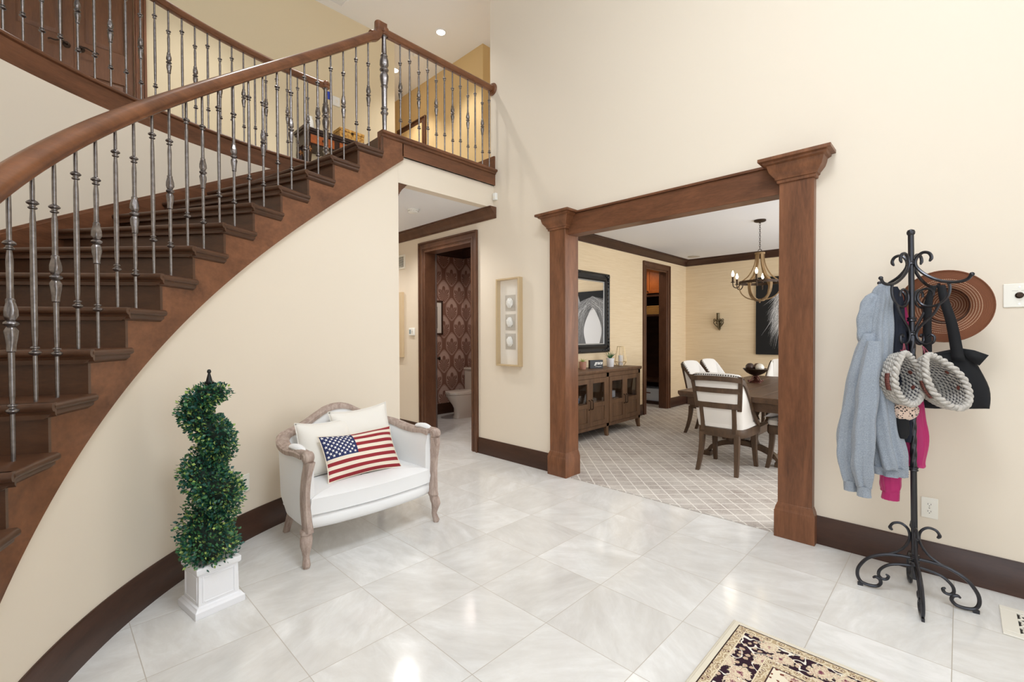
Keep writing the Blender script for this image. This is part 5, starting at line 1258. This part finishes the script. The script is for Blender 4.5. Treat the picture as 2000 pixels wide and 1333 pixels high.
# ---- horse canvas
hx0, hx1, hz0, hz1 = -2.545, -.775, 1.0, 2.33; hc = -1.66
hp_ = thing('horse_picture', 'large black canvas print of a pale maned horse face on the dining back wall', 'picture', (hc, YB, 1.66))
yf = YB-.045
mb = MB().mat(0).box(hx0, hx1, yf, YB-.002, hz0, hz1)
def poly(pts, m, d): mb.mat(m); mb.add([(hc+x, yf-d, z) for x, z in pts], [tuple(range(len(pts)))])
fo = spline([V((0, 2.06, 0)), V((.30, 1.9, 0)), V((.44, 1.62, 0)), (.46, 1.35, 0), (.36, 1.0, 0)], 6); poly([(q.x, q.y) for q in fo]+[(-q.x, q.y) for q in reversed(fo)], 2, .0006)
bl = spline([V((.0, 1.98, 0)), V((.10, 1.84, 0)), V((.21, 1.6, 0)), (.24, 1.4, 0), (.19, 1.18, 0), (.14, 1.003, 0)], 6); poly([(q.x, q.y) for q in bl]+[(-q.x, q.y) for q in reversed(bl)], 4, .0009)
for s in (-1, 1):
    ey = [(s*.455+.05*cos(a), 1.40+.032*sin(a)) for a in [2*pi*i/16 for i in range(16)]]; poly(ey, 0, .0012)
    poly([(s*.47, 1.98), (s*.40, 2.26), (s*.33, 2.06)], 3, .0007)
rn = random.Random(5)
for i in range(1500):
    s = rn.choice((-1, 1)); x0_ = rn.gauss(0, .09); z0_ = 2.17+rn.uniform(-.08, .05)-abs(x0_)*.4; sp_ = rn.random()
    x1_ = s*(.10+.55*sp_**.8)+rn.gauss(0, .03); z1_ = z0_-(.25+.75*rn.random())*(1.0 if sp_ > .25 else .55)
    if abs(x1_) < .24 and z1_ < 1.75: continue
    z1_ = max(z1_, hz0+.01); w = rn.uniform(.0016, .004); cx2 = x0_+(x1_-x0_)*.75; m_ = rn.choice((1, 2, 2, 3, 3, 4))
    c = spline([(x0_, z0_, 0), (cx2, z0_-(z0_-z1_)*.35, 0), (x1_, z1_, 0)], 4); mb.mat(m_); vs_ = []
    d = .0014+i*.0000006
    for j, q in enumerate(c):
        ww = w*(1-j/(len(c)-1))+.0003; vs_ += [(hc+q.x-ww, yf-d, q.y), (hc+q.x+ww, yf-d, q.y)]
    mb.add(vs_, [(2*j, 2*j+1, 2*j+3, 2*j+2) for j in range(len(c)-1)])
for i in range(420):
    x0_ = -.50+rn.gauss(0, .05); z0_ = 2.02+rn.uniform(-.45, .06); x1_ = x0_-rn.uniform(-.02, .16); z1_ = z0_-rn.uniform(.15, .34); w = rn.uniform(.0015, .0035)
    c = spline([(x0_+.03, z0_, 0), ((x0_+x1_)/2+.02, (z0_+z1_)/2, 0), (x1_, z1_, 0)], 4); mb.mat(rn.choice((2, 3, 3, 4, 4))); vs_ = []
    for j, q in enumerate(c):
        ww = w*(1-j/(len(c)-1))+.0003; vs_ += [(hc+q.x-ww, yf-.0026-i*.0000006, q.y), (hc+q.x+ww, yf-.0026-i*.0000006, q.y)]
    mb.add(vs_, [(2*j, 2*j+1, 2*j+3, 2*j+2) for j in range(len(c)-1)])
gs = [plain('print_%d' % g, rgb(g, g, g), .8) for g in (14, 58, 108, 160, 224)]
mb.build('canvas', gs, hp_, world=True, smooth=False, recalc=False)
o = MB().lathe([(.105, 0), (.107, -.004), (.10, -.008), (.02, -.008)], 30).build('ceiling_speaker', M['linen_grey'], None); o.location = (-3.50, 8.35, ZD); tag(o, 'round flush speaker in the dining room ceiling corner', 'speaker')

# ---- mud room locker behind the doorway
M['lit_wood'] = wood('lamplit_cabinet', rgb(120, 60, 24), rgb(164, 92, 40), .3, (2, 2, .4), 6, .3)  # warm wood with the lamp's amber light put into its colour
lk = thing('locker_unit', 'dark built in locker bench with warm wood upper doors toned as lamplit in the mud room', 'cabinet', (-4.6, 8.5, 0))
mb = MB()
for x in (-5.4, -4.72, -4.0): mb.box(x-.02, x+.02, 8.22, 8.74, 0, 2.7)
mb.box(-5.4, -4.0, 8.70, 8.74, 0, 2.7).box(-5.4, -4.0, 8.22, 8.74, 1.70, 1.74).box(-5.4, -4.0, 8.22, 8.74, 2.08, 2.14).box(-5.4, -4.0, 8.22, 8.74, 2.66, 2.7).box(-5.4, -4.0, 8.16, 8.74, .44, .48).box(-5.4, -4.0, 8.24, 8.74, 0, .06)
mb.build('carcass', M['wood_dark'], lk, world=True, bevel=.002)
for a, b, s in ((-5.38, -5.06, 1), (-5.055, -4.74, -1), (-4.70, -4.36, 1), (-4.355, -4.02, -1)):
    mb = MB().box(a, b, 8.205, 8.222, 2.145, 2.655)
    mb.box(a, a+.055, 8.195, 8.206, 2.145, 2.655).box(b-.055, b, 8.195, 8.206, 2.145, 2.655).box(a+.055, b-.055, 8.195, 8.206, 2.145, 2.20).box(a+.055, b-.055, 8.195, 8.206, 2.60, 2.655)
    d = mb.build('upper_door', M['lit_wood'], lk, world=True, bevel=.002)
    kx = b-.03 if s > 0 else a+.03
    q = MB().lathe([(.006, 0), (.006, .012), (.014, .018), (.012, .028), (.002, .03)], 14, Matrix.Translation((kx, 8.195, 2.18)) @ Matrix.Rotation(pi/2, 4, 'X')).build('knob', M['bronze'], lk, world=True); q.parent = d; q.location = (0, 0, 0)
k = NT('wicker'); w_ = k.n('ShaderNodeTexChecker'); w_.inputs['Scale'].default_value = 60; w_.inputs['Color1'].default_value = rgb(196, 148, 76); w_.inputs['Color2'].default_value = rgb(140, 96, 44); k.t.links.new(k.coord(), w_.inputs['Vector']); k.base(w_.outputs[0]); k.set(Roughness=.7)
wb = thing('wicker_basket', 'honey coloured wicker basket on the mud room locker shelf', 'basket', (-4.25, 8.43, 1.74))
def wbf(u, v):
    a = 2*pi*u; c_, s_ = cos(a), sin(a); e = .3; x = abs(c_)**e*(1 if c_ > 0 else -1); y = abs(s_)**e*(1 if s_ > 0 else -1)
    b = .003*sin(v*40+ (1 if int(u*60) % 2 else -1)*pi/2); return V(((.19+.01*v+b)*x, (.15+.01*v+b)*y, .155*v))
MB().surf(wbf, 120, 40, cu=True).build('woven_body', k.m, wb, solid=.006, angle=80)
mb = MB().tube([(wbf(i/60, 1)+V((0, 0, .002))) for i in range(61)], .009, 8); mb.build('rim', k.m, wb)
bn = thing('storage_bin', 'pale fabric bin under the mud room bench', 'bin', (-4.36, 8.47, .06)); MB().loft([[V((sx*w, sy*.2, z)) for sx, sy in ((-1, -1), (1, -1), (1, 1), (-1, 1))] for w, z in ((.26, .0), (.275, .24))]).build('body', M['fabric'], bn, bevel=.01); MB().box(-.05, .05, -.208, -.198, .14, .16).build('handle', M['leather'], bn, bevel=.003)

# ================================================================== powder room
M['porcelain'] = plain('porcelain', rgb(226, 214, 200), .12, spec=.6)
tl = thing('toilet', 'white porcelain toilet against the papered powder room wall', 'toilet', (-5.86, 5.24, 0), pi)    # local +y = forward
mb = MB()
def oval(cx, cy, rx, ry, z, n=32, sq=2.3): return [V((cx+rx*abs(cos(a))**(2/sq)*(1 if cos(a) > 0 else -1), cy+ry*abs(sin(a))**(2/sq)*(1 if sin(a) > 0 else -1), z)) for a in [2*pi*i/n for i in range(n)]]
mb.loft([oval(0, .36, .115, .24, 0), oval(0, .36, .112, .235, .03), oval(0, .365, .098, .215, .05), oval(0, .37, .098, .21, .16), oval(0, .39, .115, .22, .22), oval(0, .42, .16, .25, .30), oval(0, .44, .182, .272, .36), oval(0, .445, .186, .278, .385), oval(0, .445, .18, .272, .395)])
mb.build('bowl', M['porcelain'], tl, angle=60)
MB().loft([oval(0, .445, .18, .27, .397), oval(0, .445, .192, .285, .40), oval(0, .445, .192, .285, .412), oval(0, .445, .185, .278, .418), oval(0, .445, .19, .282, .421), oval(0, .445, .188, .28, .434), oval(0, .445, .15, .24, .442), oval(0, .445, .04, .08, .445)]).build('seat_lid', M['porcelain'], tl, angle=50)
MB().box(-.23, .23, .01, .19, .40, .76).build('tank', M['porcelain'], tl, bevel=.025, seg=4); MB().box(-.24, .24, .0, .2, .76, .795).build('tank_lid', M['porcelain'], tl, bevel=.012, seg=3)
MB().box(-.10, .10, .05, .24, .28, .41).build('tank_shelf', M['porcelain'], tl, bevel=.02)
MB().tube([(-.17, .19, .70), (-.17, .215, .70), (-.12, .222, .695)], .007, 8).build('flush_lever', M['chrome'], tl)
pp = thing('framed_picture', 'small dark framed print with amber center on the powder room wall', 'picture', (-6.36, 4.56, 1.65))
mb = MB(); a_, b_ = .235, .29
for y_0, y_1, z_0, z_1 in ((-a_, a_, b_-.026, b_), (-a_, a_, -b_, -b_+.026), (-a_, -a_+.026, -b_, b_), (a_-.026, a_, -b_, b_)): mb.box(0, .026, y_0, y_1, z_0, z_1)
mb.build('frame', M['wood_dark'], pp, bevel=.003); MB().box(0, .008, -a_+.02, a_-.02, -b_+.02, b_-.02).build('mat_board', M['mat_white'], pp)
MB().box(.008, .009, -.13, .13, -.18, .18).build('inner_line', M['wood_dark'], pp); MB().box(.009, .010, -.122, .122, -.172, .172).build('inner_mat', M['mat_white'], pp); MB().box(.010, .011, -.09, .09, -.13, .13).build('print', plain('amber_print', rgb(200, 140, 50), .6, bump=(20, .2)), pp)

# ================================================================== upstairs
def can(x, y, lab):
    o = thing('recessed_light', lab, 'recessed light', (x, y, 5.75), 0, 'recessed ceiling lights')
    MB().lathe([(.078, 0), (.082, -.004), (.078, -.008), (.062, -.008), (.060, -.001)], 30, caps=False).build('trim_ring', M['ceil'], o)
    MB().lathe([(.060, -.003), (.058, -.006), (.002, -.007)], 30).build('lens', M['glow'], o)
can(-5.42, 4.09, 'glowing recessed ceiling light above the landing, the nearer one'); can(-6.74, 4.13, 'glowing recessed ceiling light seen between the landing balusters')
o = thing('smoke_detector', 'white smoke detector on the upstairs corridor ceiling', 'smoke detector', (-6.12, 4.15, 5.75)); MB().lathe([(.062, 0), (.064, -.012), (.055, -.034), (.02, -.042), (.004, -.042)], 26).build('housing', M['white'], o)
o = thing('ceiling_vent', 'white rectangular vent in the upper ceiling', 'air vent', (-5.86, 2.70, 5.75))
mb = MB()
for a, b, c, d in ((-.09, .09, -.16, -.135), (-.09, .09, .135, .16), (-.09, -.065, -.135, .135), (.065, .09, -.135, .135)): mb.box(a, b, c, d, -.008, 0)
mb.build('frame', M['ceil'], o, bevel=.002); mb = MB()
for i in range(7): x = -.054+i*.018; mb.box(x-.006, x+.006, -.135, .135, -.006, -.001)
mb.build('louvers', M['ceil'], o)
o = thing('thermostat', 'white thermostat on the gallery wall upstairs', 'thermostat', (XU, 2.815, 4.52)); MB().box(0, .028, -.05, .05, -.062, .062).build('housing', M['white'], o, bevel=.005); MB().lathe([(.022, .028), (.022, .031), (.002, .032)], 20, Matrix.Rotation(pi/2, 4, 'Y')).build('dial', M['ivory'], o)
o = tag(MB().box(0, .012, -.035, .035, -.05, .05).build('blue_sticker', plain('blue_tag', rgb(40, 70, 190), .5), None, bevel=.002), 'small blue tag on the gallery wall beside the thermostat', 'tag'); o.location = (XU, 2.72, 4.57)
M['ebony'] = wood('ebony_table', rgb(28, 18, 15), rgb(56, 32, 24), .3, (1, 1, 1), 6, .3); M['burl'] = wood('burl_panel', rgb(120, 56, 24), rgb(170, 92, 42), .3, (5, 5, 5), 5, .3); M['giltcarve'] = plain('gilt_carving', rgb(140, 92, 48), .4, .5)
ct = thing('console_table', 'dark carved console table with burl drawers on the upstairs gallery', 'console table', (-5.89, 2.86, Z2-.03))
L0, L1, xa, xb = -.62, .60, -.155, .165
MB().box(xa, xb, L0, L1, .745, .785).box(xa+.01, xb-.012, L0+.012, L1-.012, .722, .746).build('top', M['ebony'], ct, bevel=.008, seg=3)
MB().box(xa+.01, xb-.03, L0+.04, L1-.04, .58, .725).build('apron', M['ebony'], ct, bevel=.003)
for i in range(3):
    c = -.37+i*.37; d = MB().box(xb-.03, xb-.018, c-.15, c+.15, .60, .705).build('drawer', M['burl'], ct, bevel=.003)
    MB().lathe([(.006, 0), (.007, .01), (.017, .016), (.012, .026), (.002, .028)], 14, Matrix.Translation((xb-.018, c, .65)) @ Matrix.Rotation(pi/2, 4, 'Y')).build('knob', M['bronze'], d)
for x in (xa+.045, xb-.06):
    for y in (L0+.075, L1-.075):
        l = MB().lathe([(.02, 0), (.035, .01), (.03, .05), (.018, .09), (.026, .2), (.034, .34), (.042, .42), (.05, .50), (.044, .56), (.046, .60)], 18, Matrix.Translation((x, y, 0)), mod=lambda a, j, z: 1+.06*cos(6*a)).build('leg', M['ebony'], ct)
        mb = MB(); mb.ball((x+.04, y, .52), .026, 7, None, (.5, 1, 1)); 
        for q in range(6): mb.ball((x+.04, y+.028*cos(q*pi/3), .52+.028*sin(q*pi/3)), .011, 5)
        mb.build('carved_rosette', M['giltcarve'], l)
MB().box(xa+.03, xb-.05, L0+.08, L1-.08, .09, .115).build('lower_shelf', M['ebony'], ct, bevel=.004)
o = thing('wooden_box', 'yellow brown patterned wooden box on the upstairs console table', 'box', (-5.88, 2.90, Z2-.03+.785))
k = NT('box_pattern'); v = k.n('ShaderNodeTexVoronoi'); v.inputs['Scale'].default_value = 34; k.t.links.new(k.coord(), v.inputs['Vector']); k.base(k.ramp(v.outputs['Distance'], [(0, rgb(92, 56, 24)), (.4, rgb(178, 128, 54)), (.8, rgb(206, 164, 86))])); k.set(Roughness=.5)
MB().box(-.10, .10, -.17, .17, 0, .10).build('body', k.m, o, bevel=.004); MB().box(-.104, .104, -.174, .174, .102, .145).build('lid', k.m, o, bevel=.008); MB().box(.10, .108, -.015, .015, .085, .115).build('clasp', M['bronze'], o)
o = thing('vase', 'slim white vase at the left end of the upstairs console table', 'vase', (-5.90, 2.40, Z2-.03+.785)); MB().lathe([(.028, 0), (.036, .01), (.042, .08), (.034, .15), (.022, .18), (.026, .2), (.024, .2), (.019, .178)], 24, caps=False).build('body', M['white'], o, solid=.003)
# ------------------------------------------------------------------ lights
def area(name, loc, rot, sx, sy, power, col=(1, 1, 1), spread=None):
    d = bpy.data.lights.new(name, 'AREA'); d.shape = 'RECTANGLE'; d.size = sx; d.size_y = sy; d.energy = power; d.color = col
    if spread: d.spread = spread
    o = bpy.data.objects.new(name, d); COL.objects.link(o); o.location = loc; o.rotation_euler = rot; return o
def spotl(name, loc, power, col, size=.06, angle=150):
    d = bpy.data.lights.new(name, 'SPOT'); d.energy = power; d.color = col; d.spot_size = radians(angle); d.spot_blend = .6; d.shadow_soft_size = size; d.specular_factor = .12
    o = bpy.data.objects.new(name, d); COL.objects.link(o); o.location = loc; return o
DAY = (.80, .90, 1)
area('daylight_upper_window', (.5, -2.42, 4.1), (radians(105), 0, 0), 2.8, 2.2, 48, DAY)
area('daylight_door_glass', (.5, -2.42, 1.5), (radians(90), 0, 0), 2.6, 2.3, 48, DAY)
area('daylight_left_window', (-2.6, -2.42, 1.55), (radians(90), 0, 0), 2.0, 1.3, 34, DAY)
area('daylight_side_window', (2.42, .9, 2.7), (radians(112), 0, radians(90)), 1.4, 4.6, 48, DAY)
area('daylight_dining_window', (1.18, 5.25, 1.5), (radians(95), 0, radians(90)), 1.9, 2.0, 60, (.92, .96, 1))
area('daylight_dining_window', (1.18, 7.45, 1.5), (radians(95), 0, radians(90)), 1.7, 2.0, 52, (.92, .96, 1))
WARM = (1, .97, .93)
area('foyer_fill', (-.3, .9, 4.7), (0, 0, 0), .9, .9, 62, (.88, .94, 1))  # added fill lamp with no fixture built, brightens the floor
area('foyer_fill', (-.3, .9, 4.75), (pi, 0, 0), .9, .9, 42, (.9, .95, 1))  # upward twin of the fill lamp, added to brighten the ceiling
for x, y in ((-5.42, 4.09), (-6.74, 4.13), (-4.4, 5.6)): spotl('upper_beam', (x, y, 5.72), 85, WARM, .06, 95)
for x, y in ((-5.1, 1.2), (-4.6, 2.7)): spotl('upper_beam', (x, y, 5.72), 85, WARM, .03, 95)  # spots added without fittings; their floor bounce lightens the gallery ceiling
spotl('hall_fill', (-4.6, 2.9, 2.74), 58, (1, .98, .95)); spotl('hall_fill', (-6.4, 2.9, 2.74), 58, (1, .98, .95))  # spots added to fill the hall with light, no fittings there
spotl('powder_beam', (-5.2, 4.5, 2.84), 42, (1, .92, .84))
spotl('mudroom_beam', (-4.4, 7.75, 2.72), 26, (1, .84, .66))
for x, y in ((-2.6, 4.6), (-.4, 4.6), (-2.6, 7.6), (-.4, 7.6)): spotl('dining_beam', (x, y, 2.76), 9, (1, .93, .82))
w = bpy.data.worlds.new('sky'); SC.world = w; w.use_nodes = True
w.node_tree.nodes['Background'].inputs[0].default_value = (.86, .93, 1, 1); w.node_tree.nodes['Background'].inputs[1].default_value = 1.0
# ------------------------------------------------------------------ camera
cd = bpy.data.cameras.new('camera'); cam = bpy.data.objects.new('camera', cd); COL.objects.link(cam)
cd.sensor_width = 36; cd.lens = 895.7/2000*36; cd.clip_start = .05
Rr = ((0.7151636706380986, 0.6989496146120525, -0.003218762666702395), (0.0077330717166638595, -0.012517105701116332, -0.9998917549748533), (-0.6989142463859684, 0.7150613668060459, -0.014356806755104994))
rt_, dn, fw = [V(r) for r in Rr]
cam.matrix_world = Matrix(((rt_.x, -dn.x, -fw.x, 0), (rt_.y, -dn.y, -fw.y, 0), (rt_.z, -dn.z, -fw.z, 1.36), (0, 0, 0, 1)))
SC.camera = cam
vs = SC.view_settings; vs.view_transform = 'Standard'; vs.look = 'None'; vs.gamma = 1; vs.use_curve_mapping = False; vs.exposure = .12
SC.cycles.max_bounces = 10; SC.cycles.diffuse_bounces = 6; SC.cycles.use_denoising = True
SC.cycles.sample_clamp_indirect = 8
